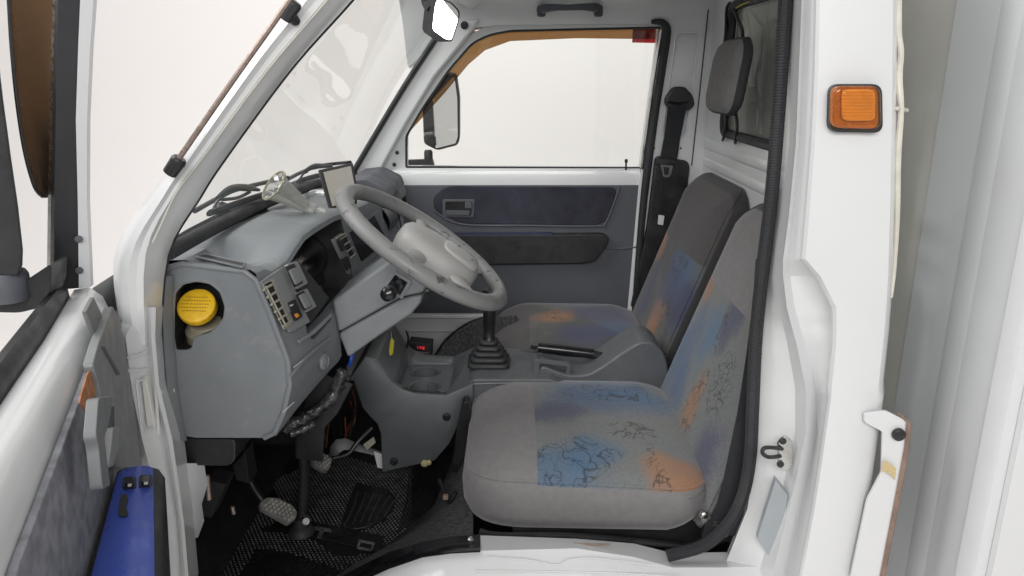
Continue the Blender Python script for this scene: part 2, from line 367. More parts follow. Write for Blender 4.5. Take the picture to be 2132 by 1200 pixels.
hole = rpoly([P(x, y, jy(x, y) - .002) for x, y in [(283, 795), (303, 790), (321, 885), (318, 893), (296, 902)]], .008)
OPENING = [p + V((0, .018, 0)) for p in hole]
obj('hinge_opening', g_prism(OPENING, (0, .003, 0)), M['gap'], jb)
JAMB = (jb, g_prism([p + V((0, -.03, 0)) for p in hole], (0, .055, 0)))
obj('opening_lip', g_tube(hole, .0018, 6, sm=0, loop=True), M['white'], jb)
for a, b in (((268, 745), (304, 733)), ((270, 772), (306, 768)), ((318, 700), (330, 905))):
    obj('pressed_fold', g_tube([P(*a, jy(*a) + .0015), P((a[0] + b[0]) / 2, (a[1] + b[1]) / 2 + 2, jy((a[0] + b[0]) / 2, (a[1] + b[1]) / 2) + .0015), P(*b, jy(*b) + .0015)], .0028, 8), M['white'], jb)
for x, y in ((352, 1170), (346, 1080)):
    obj('paint_chip', g_prism(rpoly([P(x + dx, y + dy, 1.100) for dx, dy in ((-5, -8), (4, -6), (5, 9), (-2, 6))], .003), (0, .0005, 0)), M['rust'], jb)
# --- near B pillar
rows = [(-80, 1648, 1664, 1680, 1701, 1868), (150, 1636, 1655, 1672, 1696, 1866), (300, 1627, 1648, 1666, 1689, 1864), (450, 1613, 1633, 1652, 1677, 1861), (540, 1602, 1619, 1642, 1669, 1858),
        (575, 1597, 1616, 1645, 1700, 1857), (640, 1590, 1622, 1654, 1733, 1853), (664, 1588, 1627, 1661, 1734, 1851), (692, 1586, 1634, 1669, 1734, 1849), (720, 1584, 1640, 1678, 1733, 1846), (804, 1579, 1655, 1698, 1724, 1837), (826, 1578, 1656, 1700, 1723, 1836), (900, 1575, 1655, 1700, 1712, 1826), (960, 1572, 1643, 1690, 1704, 1818), (1060, 1556, 1618, 1668, 1688, 1802), (1200, 1500, 1578, 1635, 1662, 1777), (1260, 1470, 1560, 1620, 1650, 1765)]
secs = []
for y, a, b, c, d, e in rows:
    A, B, C, D_, E = P(a, y, 1.195), P(b, y, 1.150), P(c, y, 1.118), P(d, y, 1.093), P(e, y, 1.098)
    B = P(b, y, 1.160); m1 = P((b + c) / 2, y, 1.124); C = P(c, y, 1.146 if y > 560 else 1.138); dm = P(d - 5, y, (1.132 if y < 680 else 1.122) if y > 560 else 1.120); o_ = -.0035 if y > 815 else 0; d2 = P(d + 8, y, 1.087 + o_); D_.y += o_; E.y += o_
    secs.append([A, B, m1, C, dm, D_, d2, P((d + e) / 2, y, 1.084 + o_), P(e - 8, y, 1.090 + o_), E, E + V((.012, .02, 0)), E + V((.02, .09, 0)), A + V((.10, .03, 0)), A + V((.01, .03, 0))])
bp = obj('b_pillar', g_loft(secs), M['white'], T, ang=27, label='glossy white pillar behind the driver door opening')
# pressed step lines on the pillar
obj('sealant_bead', g_tube([P(x, y, 1.105 + .004 * math.sin(y * .05)) for x, y in ((1873, -60), (1870, 60), (1876, 110), (1871, 160), (1876, 230), (1869, 330), (1868, 450), (1862, 560), (1856, 620))], [.004, .005, .004, .0055, .004, .005, .004, .003, .002], 8), M['cream'], bp)
obj('sealant_bead', g_tube([P(1868, 226, 1.095), P(1888, 230, 1.12)], .003, 8), M['cream'], bp)
# amber side marker lamp
lc = [(1722, 175), (1828, 175), (1830, 276), (1719, 274)]
lm = obj('marker_lamp', g_prism(rpoly(PP(lc, 1.086), .014, 5), (0, -.014, 0)), M['black'], T, bev=.002, label='square amber side marker lamp in a black surround')
ins = [(1728, 179), (1825, 179), (1827, 268), (1726, 266)]
obj('reflector', g_prism(rpoly(PP(ins, 1.073), .013, 6), (0, -.004, 0)), mk('dark_amber', (.34, .11, .012), .2, var=.2, vs=60), lm, bev=.001)
obj('reflector_dome', g_prism(rpoly(PP([(1750, 186), (1820, 186), (1820, 252), (1750, 252)], 1.069), .01, 5), (0, -.006, 0)), M['lens'], lm, bev=.004, seg=3)
obj('lens', g_prism(rpoly(PP(ins, 1.0725), .013, 6), (0, -.016, 0)), M['olens'], lm, bev=.006, seg=4)
for k in range(9):
    y = 190 + k * 7; obj('lens_ridge', g_tube([P(1754, y, 1.0630), P(1756, y, 1.0625), P(1816, y, 1.0625), P(1818, y, 1.0630)], .0013, 6, sm=0), M['lens'], lm)
# striker, sticker
st = obj('door_striker', g_prism(rpoly(PP([(1617, 920), (1632, 905), (1647, 915), (1648, 965), (1636, 980), (1620, 970)], 1.148), .004), (0, -.006, 0)), M['steel'], T, bev=.001)
obj('striker_loop', g_tube([P(1628, 935, 1.142), P(1605, 932, 1.118), P(1590, 934, 1.112), P(1588, 944, 1.112), P(1600, 952, 1.118), P(1624, 950, 1.142)], .0035, 8), M['black'], st)
for x, y in ((1629, 918), (1624, 966)): obj('screw', g_lathe([(.006, 0), (.006, .003), (.003, .004)], P(x, y, 1.142), (0, -1, .1), 12), M['black'], st)
obj('label_sticker', g_prism([P(1612, 990, 1.152), P(1637, 1022, 1.147), P(1630, 1070, 1.150), P(1600, 1150, 1.163), P(1574, 1112, 1.172), P(1590, 1060, 1.163)], (-.003, -.016, 0)), M['sticker'], T)
# door seal running round the opening
sp = [(1648, -90), (1640, 0), (1627, 200), (1611, 400), (1592, 560), (1578, 700), (1571, 850), (1566, 950), (1551, 1030), (1520, 1090), (1470, 1135), (1392, 1158)]
sl = obj('door_seal', g_tube([P(x - 4, y, 1.185) for x, y in sp], .0105, 10, sm=8), M['rubber'], T)
pth = smooth_path([P(x - 4, y, 1.185) for x, y in sp], 34)
gs = []
for i in range(2, len(pth) - 2, 1):
    t = (pth[i + 1] - pth[i - 1]).normalized()
    gs.append(g_lathe([(.0108, -.0012), (.0118, 0), (.0108, .0012)], pth[i], t, 8))
obj('seal_rib', gs, M['rubber'], sl, kind='stuff')
# --- sill
rows = [(560, 1280, 1320, 1380), (650, 1235, 1262, 1330), (740, 1186, 1214, 1300), (810, 1152, 1182, 1275), (880, 1130, 1158, 1255), (940, 1119, 1150, 1248), (1000, 1115, 1147, 1245), (1200, 1122, 1142, 1245), (1320, 1132, 1160, 1250), (1400, 1152, 1182, 1260), (1500, 1150, 1182, 1260), (1600, 1150, 1180, 1262)]
secs = [[P(x, a, 1.235), P(x, b, 1.165), P(x, (b * 1.6 + c * .4) / 2, 1.15), P(x, (b + c) / 2, 1.125), P(x, c, 1.095), P(x, c + 160, 1.09), P(x, c + 200, 1.3)] for x, a, b, c in rows]
sill = obj('door_sill', g_loft(secs), M['white'], T, ang=30)
secs = [[P(x, a - 2, 1.238), P(x, (a + b) / 2 - 3, 1.20), P(x, b - 3, 1.160), P(x, b + 3, 1.153), P(x, b + 1, 1.166), P(x, a + 4, 1.238)] for x, a, b, c in rows[:7]]
scf = obj('scuff_plate', g_loft(secs), M['gloss'], T, ang=40)
obj('rivet', g_lathe([(.006, 0), (.005, .003), (.002, .004)], P(980, 1124, 1.195), (0, -.3, 1), 14), M['steel'], scf)
for pts in ([(1010, 1160), (1100, 1166), (1160, 1176), (1185, 1166), (1240, 1163), (1375, 1180)], [(990, 1188), (1250, 1192), (1420, 1202)]):
    obj('pressed_line', g_tube([P(x, y, 1.142 - (y - 1150) * .0004) for x, y in pts], .0022, 8, flat=.5), M['white'], sill)
obj('rust_mark', g_tube([P(1195, 1132, 1.20), P(1230, 1134, 1.20), P(1270, 1134, 1.20)], .0018, 6), M['rust'], sill)
for x, y in ((1222, 1186), (1250, 1180), (1285, 1186), (1338, 1184)):
    obj('paint_chip', g_prism([P(x + random.uniform(-6, 6), y + random.uniform(-5, 5), 1.118) for _ in range(4)], (0, .0006, 0)), M['boxgrey'], sill)
# ================= far side of the cab =================
def slab(name, pts, Y, th, mat, parent, bev=.003, r=0, label=None, seg=2):
    q = PP(pts, Y)
    if r: q = rpoly(q, r)
    return obj(name, g_prism(q, (0, th, 0)), mat, parent, bev=bev, label=label, seg=seg)
# roof side rail, curving inwards to the roof
low = [(850, 140), (905, 92), (940, 70), (985, 58), (1040, 52), (1200, 50), (1390, 49), (1520, 44)]
secs = []
for x, y in low:
    a = P(x, y, 2.375)
    secs.append([a + V((0, .06, -.004)), a, V((a.x - .003, 2.365, a.z + .035)), V((a.x - .008, 2.345, a.z + (1.70 - a.z) * .55)), V((a.x - .01, 2.29, a.z + (1.70 - a.z) * .85)), V((a.x - .01, 2.20, 1.705)), V((a.x - .01, 2.20, 1.73)), V((a.x, 2.46, 1.73))])
obj('roof_rail', g_loft(secs), M['inner'], T, ang=60)
# header over the windscreen
obj('windscreen_header', g_loft([[V((-.155 - b, y, 1.655)), V((-.11 - b, y, 1.63)), V((-.02 - b * .5, y, 1.69)), V((-.02, y, 1.73)), V((-.15 - b, y, 1.71))] for y, b in ((1.13, 0), (1.3, .015), (1.55, .028), (1.79, .03), (2.03, .028), (2.28, .015), (2.44, 0))]), M['inner'], T)
# far A pillar
fa = obj('a_pillar', g_prism(PP([(738, 356), (782, 284), (850, 172), (908, 82), (938, 40), (1000, 40), (985, 62), (905, 160), (845, 258), (800, 340), (784, 382), (740, 382)], 2.36), (0, .11, 0)), M['inner'], T, bev=.008, seg=3)
obj('windscreen_rubber', g_tube([P(x, y, 2.352) for x, y in ((737, 356), (780, 283), (848, 170), (907, 80), (934, 40))], .0085, 8), M['rubber'], fa)
obj('trim_plug', g_lathe([(.012, 0), (.011, .005), (.004, .007)], P(967, 53, 2.358), (0, -1, -.2), 20), M['black'], T)
# grab handle
gh = obj('grab_handle', g_tube([P(1126, 22, 2.352), P(1136, 18, 2.318), P(1160, 16, 2.308), P(1185, 16, 2.306), P(1212, 15, 2.308), P(1236, 16, 2.318), P(1246, 20, 2.352)], [.014, .013, .010, .009, .010, .013, .014], 10, flat=.9), M['doortrim'], T)
for x in (1127, 1245):
    obj('handle_foot', g_prism(rpoly(PP([(x - 9, 12), (x + 9, 12), (x + 9, 36), (x - 9, 36)], 2.352), .008), (0, -.02, 0)), M['doortrim'], gh, bev=.004)
    obj('screw_cap', g_lathe([(.007, 0), (.006, .004)], P(x, 22, 2.331), (0, -1, 0), 14), M['black'], gh)
# far B pillar with a pressed channel
rec = rpoly(PP([(1408, 68), (1457, 68), (1428, 285), (1377, 285)], 2.372), .02, 5)
bpf = obj('b_pillar', g_plate(PP([(1372, -70), (1560, -70), (1550, 0), (1520, 360), (1480, 720), (1300, 720), (1330, 385), (1388, 70)], 2.372), [rec], (0, .012, 0)), M['inner'], T, ang=30)
obj('pressed_channel', g_prism([p + V((0, .011, 0)) for p in rec], (0, .01, 0)), M['inner'], bpf)
obj('channel_edge', g_tube([p + V((0, .001, 0)) for p in rec], .004, 8, sm=0, loop=True), M['inner'], bpf)
obj('corner_seam', g_tube([P(1477, 0, 2.366), P(1458, 180, 2.366), P(1440, 345, 2.366)], .0018, 6), M['rubber'], bpf)
for x, y in ((1362, 309), (1417, 309)): obj('screw_hole', g_lathe([(.003, 0), (.003, .002)], P(x, y, 2.371), (0, -1, 0), 10), M['black'], bpf)
# far door seal
obj('door_seal', g_tube([P(x, y, 2.360) for x, y in ((1356, 46), (1372, 46), (1384, 54), (1387, 72), (1380, 130), (1362, 245), (1349, 345), (1340, 420), (1331, 520), (1322, 640), (1318, 700))], [.006, .010, .014, .015, .013, .013, .013, .012, .011, .010, .01], 10), M['rubber'], T)
obj('window_channel', g_tube([P(x, y, 2.366) for x, y in ((1377, 62), (1356, 200), (1336, 352))], .006, 8), M['chrome'], T)
# ---- passenger door (closed)
outer = PP([(774, 388), (836, 258), (908, 143), (972, 76), (1010, 56), (1060, 49), (1388, 46), (1334, 390)], 2.395)
win = rpoly(PP([(846, 348), (846, 284), (880, 226), (935, 146), (984, 90), (1020, 73), (1062, 65), (1374, 58), (1334, 350)], 2.395), [.004, .01, .02, .02, .02, .02, .02, .006, .004], 3)
pd = obj('passenger_door', g_plate(outer, [win], (0, .05, 0)), M['inner'], T, ang=30, label='closed passenger door with grey frame and dark blue trim')
obj('door_skin', g_prism(PP([(760, 388), (1334, 388), (1300, 800), (860, 800)], 2.45), (0, .03, 0)), M['white'], pd)
obj('window_rubber', g_tube([p + V((0, -.001, 0)) for p in win], .0035, 6, sm=0, loop=True), M['rubber'], pd)
obj('window_glass', g_prism([p + V((0, .035, 0)) for p in win], (0, .004, 0)), M['glass'], pd)
# belt moulding of painted metal
secs = [[P(x, 350, 2.393), P(x, 356, 2.382), P(x, 372, 2.376), P(x, 388, 2.380), P(x, 392, 2.40), P(x, 352, 2.40)] for x in (800, 1000, 1200, 1333)]
obj('belt_rail', g_loft(secs), M['inner'], pd, ang=40)
obj('lock_button', g_lathe([(.003, 0), (.003, .022), (.005, .024), (.005, .032), (.003, .034)], P(1303, 354, 2.385), (0, 0, 1), 12), M['black'], pd)
for x, y in ((827, 318), (821, 343)): obj('screw', g_lathe([(.0065, 0), (.006, .004), (.003, .005)], P(x, y, 2.395), (0, -1, 0), 14), M['black'], pd)
# trim panel
tp = obj('trim_panel', g_prism(PP([(800, 386), (1332, 386), (1334, 500), (1318, 705), (800, 705), (770, 500)], 2.375), (0, .02, 0)), M['doortrim'], pd, bev=.004)
slab('fabric_insert', [(900, 412), (928, 388), (1288, 390), (1262, 462), (1240, 470), (960, 466), (905, 440)], 2.370, .008, M['navy'], pd, .003, r=.03)
obj('insert_rim', g_tube([P(x, y, 2.371) for x, y in ((905, 440), (960, 467), (1100, 470), (1240, 471), (1262, 463), (1290, 390))], .0035, 8), M['doortrim'], pd)
slab('armrest', [(930, 490), (1255, 488), (1268, 494), (1266, 508), (1240, 544), (1215, 549), (960, 552)], 2.345, .04, M['black'], pd, .010, r=.012, seg=3)
slab('armrest_top', [(945, 487), (1150, 486), (1148, 493), (945, 494)], 2.346, .02, M['navy2'], pd, .002)
obj('panel_crease', g_tube([P(x, y, 2.375) for x, y in ((1256, 516), (1290, 518), (1330, 514))], .004, 8), M['doortrim'], pd)
hd = slab('release_handle', [(921, 415), (989, 415), (987, 454), (921, 453)], 2.368, .006, M['doortrim'], pd, .003, r=.008)
slab('release_recess', [(927, 420), (983, 419), (981, 449), (927, 448)], 2.3665, .002, M['gloss'], pd, .001, r=.006)
slab('release_lever', [(928, 438), (979, 439), (977, 449), (928, 448)], 2.362, .005, M['doortrim'], pd, .002, r=.004)
slab('lock_slider', [(968, 420), (982, 420), (982, 434), (968, 434)], 2.363, .004, M['doortrim'], pd, .001)
# smoked wind deflector outside the glass, with its red sticker
top = [(848, 275), (852, 262), (900, 150), (945, 95), (985, 66), (1060, 52), (1200, 52), (1372, 54)]
bot = [(850, 278), (868, 258), (925, 195), (975, 135), (1010, 105), (1062, 86), (1200, 80), (1366, 82)]
obj('wind_deflector', g_loft([[P(*a, 2.455), P(*b, 2.475), P(*b, 2.478), P(*a, 2.458)] for a, b in zip(top, bot)]), M['vglass'], pd, label='smoked brown wind deflector along the window top')
slab('red_sticker', [(1318, 60), (1366, 60), (1364, 90), (1316, 89)], 2.49, .001, M['red'], pd, 0)
# mirror outside
mr = slab('door_mirror', [(878, 200), (900, 160), (935, 150), (950, 153), (957, 200), (957, 285), (953, 303), (910, 314), (882, 300)], 2.74, .05, M['black'], pd, .01, r=.012, seg=3)
mn = V((.88, -.47, 0)).normalized(); mo = P(928, 240, 2.655)
obj('mirror_pane', g_prism(rpoly([PL(x, y, mo, mn) for x, y in [(903, 208), (946, 160), (952, 205), (953, 286), (948, 299), (909, 309)]], .006), -mn * .004), M['mirror'], pd)
obj('mirror_stem', [g_lathe([(.012, -.02), (.016, -.016), (.016, .012), (.012, .02)], P(892, 324, 2.74), (0, 0, 1), 14), g_prism(rpoly(PP([(848, 334), (900, 332), (904, 346), (848, 348)], 2.72), .004), (0, .03, 0))], M['black'], pd, bev=.001)
# ---- seat belt of the passenger seat
sb = obj('belt_guide', g_prism(rpoly(PP([(1384, 200), (1398, 181), (1422, 180), (1440, 200), (1443, 220), (1430, 230), (1392, 228), (1381, 215)], 2.362), .012), (0, -.028, 0)), M['black'], T, bev=.006, seg=3, label='black shoulder belt guide and webbing on the far pillar')
obj('guide_slot', g_tube([P(1390, 212, 2.333), P(1411, 216, 2.332), P(1433, 213, 2.333)], .004, 8), M['gloss'], sb)
def strap(name, pts, w, parent, Y, th=.0015, mat='belt'):
    path = [P(x, y, q) for x, y, q in pts]; secs = []
    for i, p in enumerate(path):
        t = path[min(i + 1, len(path) - 1)] - path[max(i - 1, 0)]; t.normalize(); s = t.cross(V((0, 1, 0))).normalized() * (w / 2); n = t.cross(s).normalized() * th
        secs.append([p - s - n, p + s - n, p + s + n, p - s + n])
    return obj(name, g_loft(secs), M[mat], parent, ang=40)
strap('belt_webbing', [(1413, 218, 2.334), (1405, 260, 2.340), (1395, 310, 2.345), (1388, 345, 2.345)], .050, sb, 2.34)
strap('belt_webbing', [(1408, 222, 2.345), (1395, 320, 2.352), (1372, 440, 2.352), (1345, 560, 2.350), (1330, 640, 2.345)], .050, sb, 2.34)
obj('belt_retractor', g_prism(rpoly(PP([(1362, 330), (1368, 324), (1428, 334), (1434, 345), (1428, 400), (1340, 640), (1312, 636), (1345, 470)], 2.365), .008), (0, -.02, 0)), M['black'], sb, bev=.005)
tg = obj('belt_tongue', g_plate(rpoly(PP([(1375, 343), (1401, 344), (1396, 366), (1390, 370), (1380, 368)], 2.336), .003), [PP([(1381, 348), (1393, 349), (1391, 364), (1383, 364)], 2.336)], (0, -.003, 0)), M['chrome'], sb)
obj('tongue_cover', g_prism(rpoly(PP([(1364, 330), (1404, 332), (1406, 342), (1366, 342)], 2.340), .006), (0, -.012, 0)), M['black'], sb, bev=.003)
slab('belt_anchor', [(1372, 448), (1384, 450), (1381, 470), (1370, 468)], 2.33, .01, M['boxlight'], sb, .002)
# ---- far lower wall, wheel arch and heater panel
kp = obj('kick_panel', g_prism(PP([(820, 655), (1020, 656), (1020, 800), (820, 800)], 2.33), (0, .02, 0)), M['white'], T, bev=.004)
for a, b, y in ((845, 985, 662), (848, 960, 690)): obj('pressed_rib', g_tube([P(a, y, 2.329), P((a + b) / 2, y, 2.327), P(b, y, 2.329)], .004, 8, flat=.6), M['white'], kp)
obj('arch_liner', g_loft([[P(x, y, yy) for x, y in ((896, 768), (904, 748), (925, 715), (952, 690), (982, 672), (1020, 660), (1075, 656), (1075, 800), (896, 800))] for yy in (2.315, 2.10)]), M['felt'], T, bev=.004)
obj('arch_edge', g_tube([P(x, y, 2.318) for x, y in ((897, 765), (904, 748), (925, 714), (952, 689), (982, 671), (1020, 659))], .006, 8), M['rubber'], T)
# ================= windscreen =================
basec = [P(350, 532, 1.17), P(440, 482, 1.33), P(540, 432, 1.60), P(640, 393, 1.92), P(700, 376, 2.20), P(742, 362, 2.385)]
topc = [V((-.150 - b, y, 1.66)) for y, b in ((1.16, 0), (1.33, .022), (1.60, .032), (1.92, .032), (2.20, .02), (2.40, 0))]
nrow = 8; secs = []
for k in range(nrow + 1):
    t = k / nrow; secs.append([a.lerp(b, t) + V((-.018 * math.sin(math.pi * t), 0, .012 * math.sin(math.pi * t))) for a, b in zip(basec, topc)])
secs = [smooth_path(s, 5) for s in secs]
ws = obj('windscreen', g_loft(secs, closed=False, caps=False), M['wscreen'], T, label='raked clear windscreen with faint reflections')
obj('windscreen_seal', g_tube([p + V((.0, 0, .004)) for p in basec], .013, 10, flat=.9), M['rubber'], ws)
# wipers outside the glass
def wiper(arm, blade, Y0, Y1):
    n = len(arm)
    w = obj('wiper', g_tube([P(x, y, Y0 + (Y1 - Y0) * i / (n - 1)) for i, (x, y) in enumerate(arm)], .005, 8), M['black'], T)
    m = len(blade)
    obj('wiper_blade', g_tube([P(x, y, Y0 - .02 + (Y1 - Y0) * .8 * i / (m - 1)) for i, (x, y) in enumerate(blade)], .0055, 6, flat=1.6), M['rubber'], w)
    a, b = arm[1], blade[0]
    return w
w1 = wiper([(405, 440), (450, 415), (490, 396), (545, 382), (600, 370)], [(436, 444), (490, 425), (550, 405), (600, 392)], 1.42, 1.80)
obj('wiper_bridge', [g_tube([P(444, 436, 1.44), P(452, 420, 1.45), P(462, 413, 1.46)], .003, 6), g_tube([P(452, 412, 1.46), P(480, 393, 1.52), P(512, 391, 1.58), P(540, 396, 1.62)], [.003, .007, .008, .003], 8), g_tube([P(462, 416, 1.46), P(495, 412, 1.52), P(520, 400, 1.6)], .0035, 6)], M['black'], w1)
w2 = wiper([(598, 374), (630, 358), (668, 345), (730, 338)], [(622, 378), (645, 370), (672, 364)], 1.90, 2.25)
obj('wiper_bridge', [g_tube([P(625, 372, 1.90), P(632, 362, 1.92), P(640, 358, 1.94)], .003, 6), g_tube([P(630, 360, 1.92), P(655, 347, 1.98), P(690, 346, 2.1)], [.003, .008, .005], 8)], M['black'], w2)
obj('wiper_pivot', g_lathe([(.016, 0), (.014, .02), (.007, .026)], P(466, 448, 1.47), (-.3, 0, 1), 14), M['black'], w1)
# rear-view mirror
ctr = [(903, 12), (908, -6), (940, 4), (958, 24), (956, 42), (941, 88), (928, 86), (897, 64)]
rm = obj('rearview_mirror', g_prism(rpoly([P(x, y, 1.80 + (940 - x) * .0006) for x, y in ctr], .010), (-.022, .012, 0)), M['black'], T, bev=.004, seg=3)
rn = V((-.03, -.99, .075)).normalized()
obj('mirror_pane', g_prism(rpoly([PL(928 + (x - 928) * .90, 42 + (y - 42) * .91, P(928, 42, 1.785), rn) for x, y in ctr], .008), -rn * .002), M['mirror'], rm)
obj('mirror_arm', g_tube([P(896, 20, 1.83), P(886, 10, 1.85), P(884, -8, 1.86), P(900, -30, 1.85), P(930, -60, 1.83)], .008, 8), M['black'], rm)
# ================= dashboard =================
#      Y     zs     zm     zh     xh     rec(top x,z)(bot x,z)              lip              knee            bottom
DK = [(1.205, 1.150, 1.144, 1.128, -.432, -.424, 1.105, -.397, 1.010, -.388, .980, -.386, .930, -.424, .830),
      (1.215, 1.150, 1.142, 1.133, -.430, -.421, 1.105, -.395, 1.010, -.386, .980, -.385, .930, -.422, .826),
      (1.245, 1.150, 1.142, 1.132, -.424, -.414, 1.105, -.389, 1.010, -.380, .980, -.380, .930, -.417, .830),
      (1.256, 1.150, 1.116, 1.126, -.416, -.411, 1.105, -.386, 1.010, -.378, .980, -.378, .930, -.415, .832),
      (1.300, 1.150, 1.114, 1.134, -.403, -.402, 1.108, -.378, 1.012, -.372, .985, -.370, .930, -.405, .842),
      (1.303, 1.150, 1.116, 1.135, -.402, -.455, 1.095, -.425, .984, -.372, .985, -.370, .930, -.404, .843),
      (1.340, 1.160, 1.168, 1.150, -.397, -.460, 1.105, -.425, .984, -.368, .985, -.366, .930, -.395, .850),
      (1.380, 1.162, 1.175, 1.163, -.392, -.460, 1.120, -.425, .984, -.364, .985, -.362, .930, -.384, .858),
      (1.430, 1.163, 1.176, 1.166, -.387, -.460, 1.125, -.425, .984, -.360, .985, -.356, .930, -.372, .866),
      (1.458, 1.163, 1.176, 1.166, -.385, -.460, 1.125, -.425, .984, -.358, .985, -.354, .930, -.362, .872),
      (1.462, 1.163, 1.176, 1.166, -.385, -.460, 1.125, -.425, .984, -.362, .985, -.366, .975, -.376, .965),
      (1.560, 1.163, 1.174, 1.165, -.378, -.460, 1.125, -.425, .984, -.358, .985, -.364, .975, -.374, .965),
      (1.618, 1.158, 1.164, 1.160, -.374, -.450, 1.120, -.425, .984, -.356, .985, -.362, .975, -.372, .965),
      (1.622, 1.158, 1.164, 1.160, -.374, -.370, 1.130, -.360, 1.010, -.354, .985, -.362, .975, -.372, .965),
      (1.720, 1.155, 1.156, 1.150, -.368, -.364, 1.125, -.354, 1.010, -.350, .985, -.358, .975, -.368, .965),
      (1.990, 1.150, 1.146, 1.138, -.352, -.350, 1.115, -.342, 1.010, -.340, .985, -.348, .975, -.358, .965),
      (2.000, 1.150, 1.146, 1.136, -.352, -.372, 1.110, -.368, 1.010, -.338, .985, -.346, .975, -.356, .965),
      (2.240, 1.146, 1.138, 1.128, -.345, -.365, 1.105, -.360, 1.010, -.328, .985, -.336, .975, -.346, .965),
      (2.250, 1.146, 1.138, 1.126, -.342, -.336, 1.100, -.330, 1.010, -.326, .985, -.334, .975, -.344, .965),
      (2.345, 1.142, 1.134, 1.120, -.338, -.332, 1.100, -.326, 1.010, -.322, .985, -.330, .975, -.340, .965)]
secs = []
for Y, zs, zm, zh, xh, a, b, c, d, e, f, g, h, i, j in DK:
    secs.append([V((-.60, Y, j + .05)), V((-.60, Y, 1.10)), V((-.588, Y, zs - .01)), V((-.572, Y, zs)), V((-.545, Y, zs)), V((-.525, Y, (zs + zm) / 2 - .004)), V((-.500, Y, zm)), V((-.455, Y, (zm + zh) / 2)), V((xh - .022, Y, zh + .001)), V((xh - .008, Y, zh)), V((xh, Y, zh - .006)),
                 V((xh + .002, Y, zh - .016)), V((a, Y, b)), V((c, Y, d)), V((e - .004, Y, f + .003)), V((e, Y, f - .004)), V((g, Y, h)), V((i + .008, Y, j + .014)), V((i, Y, j)), V((-.56, Y, j))])
dash = obj('dashboard', g_loft(secs[1:], caps=False), M['dash'], T, ang=38, label='grey moulded plastic dashboard across the cab')
# near end cap with the reservoir hole
endp = [V((-.60, 1.205, .835)), V((-.60, 1.205, 1.10)), V((-.580, 1.205, 1.137)), V((-.545, 1.205, 1.146)), V((-.500, 1.205, 1.140)), V((-.445, 1.205, 1.133)), V((-.428, 1.205, 1.118)), V((-.412, 1.205, 1.070)), V((-.394, 1.205, 1.005)), V((-.386, 1.205, .975)), V((-.386, 1.205, .930)), V((-.400, 1.205, .880)), V((-.420, 1.205, .838)), V((-.440, 1.205, .828)), V((-.56, 1.205, .828))]
hp = [(362, 640), (364, 612), (380, 594), (408, 588), (436, 593), (457, 610), (467, 640), (464, 664), (450, 682), (436, 694), (405, 703), (403, 722), (392, 728), (366, 728), (361, 700)]
hp = [(414 + (x - 414) * 1.07, 650 + (y - 650) * 1.07) for x, y in hp]
hole = rpoly(PP(hp, 1.205), .006, 3)
cap = obj('end_cap', g_plate(endp, [hole], (0, .012, 0)), M['dash'], dash, ang=30)
obj('cap_edge', g_tube(endp[2:14], .005, 8, sm=0), M['dash'], dash)
obj('hole_rim', g_tube([p + V((0, .003, 0)) for p in hole], .0035, 8, sm=0, loop=True), M['dash'], dash)
obj('cap_pocket', [g_loft([hole, [p + V((0, .07, 0)) for p in hole]], caps=False), g_prism([p + V((0, .065, 0)) for p in hole], (0, .004, 0))], M['dark'], dash)
c = P(412, 641, 1.232)
rs = obj('fluid_reservoir', g_lathe([(.036, -.075), (.036, -.03), (.030, -.022), (.027, -.015)], c + V((0, .018, -.018)), (.05, -.35, 1), 24), M['bottle'], T, bev=.002)
yc = obj('reservoir_cap', g_lathe([(.031, -.006), (.0325, -.004), (.0325, .008), (.031, .0105), (.028, .0115), (.001, .0118)], c, (.05, -.72, .69), 36), M['yellow'], rs, label='round yellow fluid reservoir cap', bev=.0008)
MX = axes((.05, -.72, .69), (1, 0, 0)); gs = []
for row in range(5):
    y = .014 - row * .0065; half = math.sqrt(max(.0, .024 ** 2 - y * y)); x = -half
    while x < half - .002:
        w = random.uniform(.0015, .004); gs.append(g_box(c + MX @ V((x + w / 2, y, .0122)), (w, .0022, .0006), MX)); x += w + .0014
obj('cap_lettering', gs, mk('cap_print', (.45, .27, .02), .5), rs, kind='stuff')
# strip at the door side of the end cap and its screw
obj('edge_strip', g_loft([[P(x - 9, y, 1.178), P(x - 4, y, 1.172), P(x + 14, y, 1.190), P(x + 18, y, 1.204), P(x - 5, y, 1.204)] for x, y in ((344, 575), (342, 640), (346, 720), (352, 800), (362, 870), (372, 918))]), M['dash'], dash, ang=40)
obj('screw', g_lathe([(.0045, 0), (.004, .003)], P(360, 812, 1.186), (.3, -1, 0), 12), M['steel'], dash)
# slot in the top lip
slab_top = rpoly([PZ(406, 536, 1.1475), PZ(428, 532, 1.1475), PZ(512, 551, 1.142), PZ(505, 559, 1.141)], .006)
obj('defrost_slot', g_prism([p + V((0, 0, .001)) for p in slab_top], (0, 0, .0015)), M['black'], dash)
obj('slot_rim', g_tube([p + V((0, 0, .0015)) for p in slab_top], .0022, 6, sm=0, loop=True), M['dash'], dash)
obj('defrost_slot', g_prism(rpoly([PZ(447, 484, 1.162), PZ(452, 480, 1.163), PZ(555, 436, 1.163), PZ(560, 440, 1.162)], .004), (0, 0, .002)), M['black'], dash)
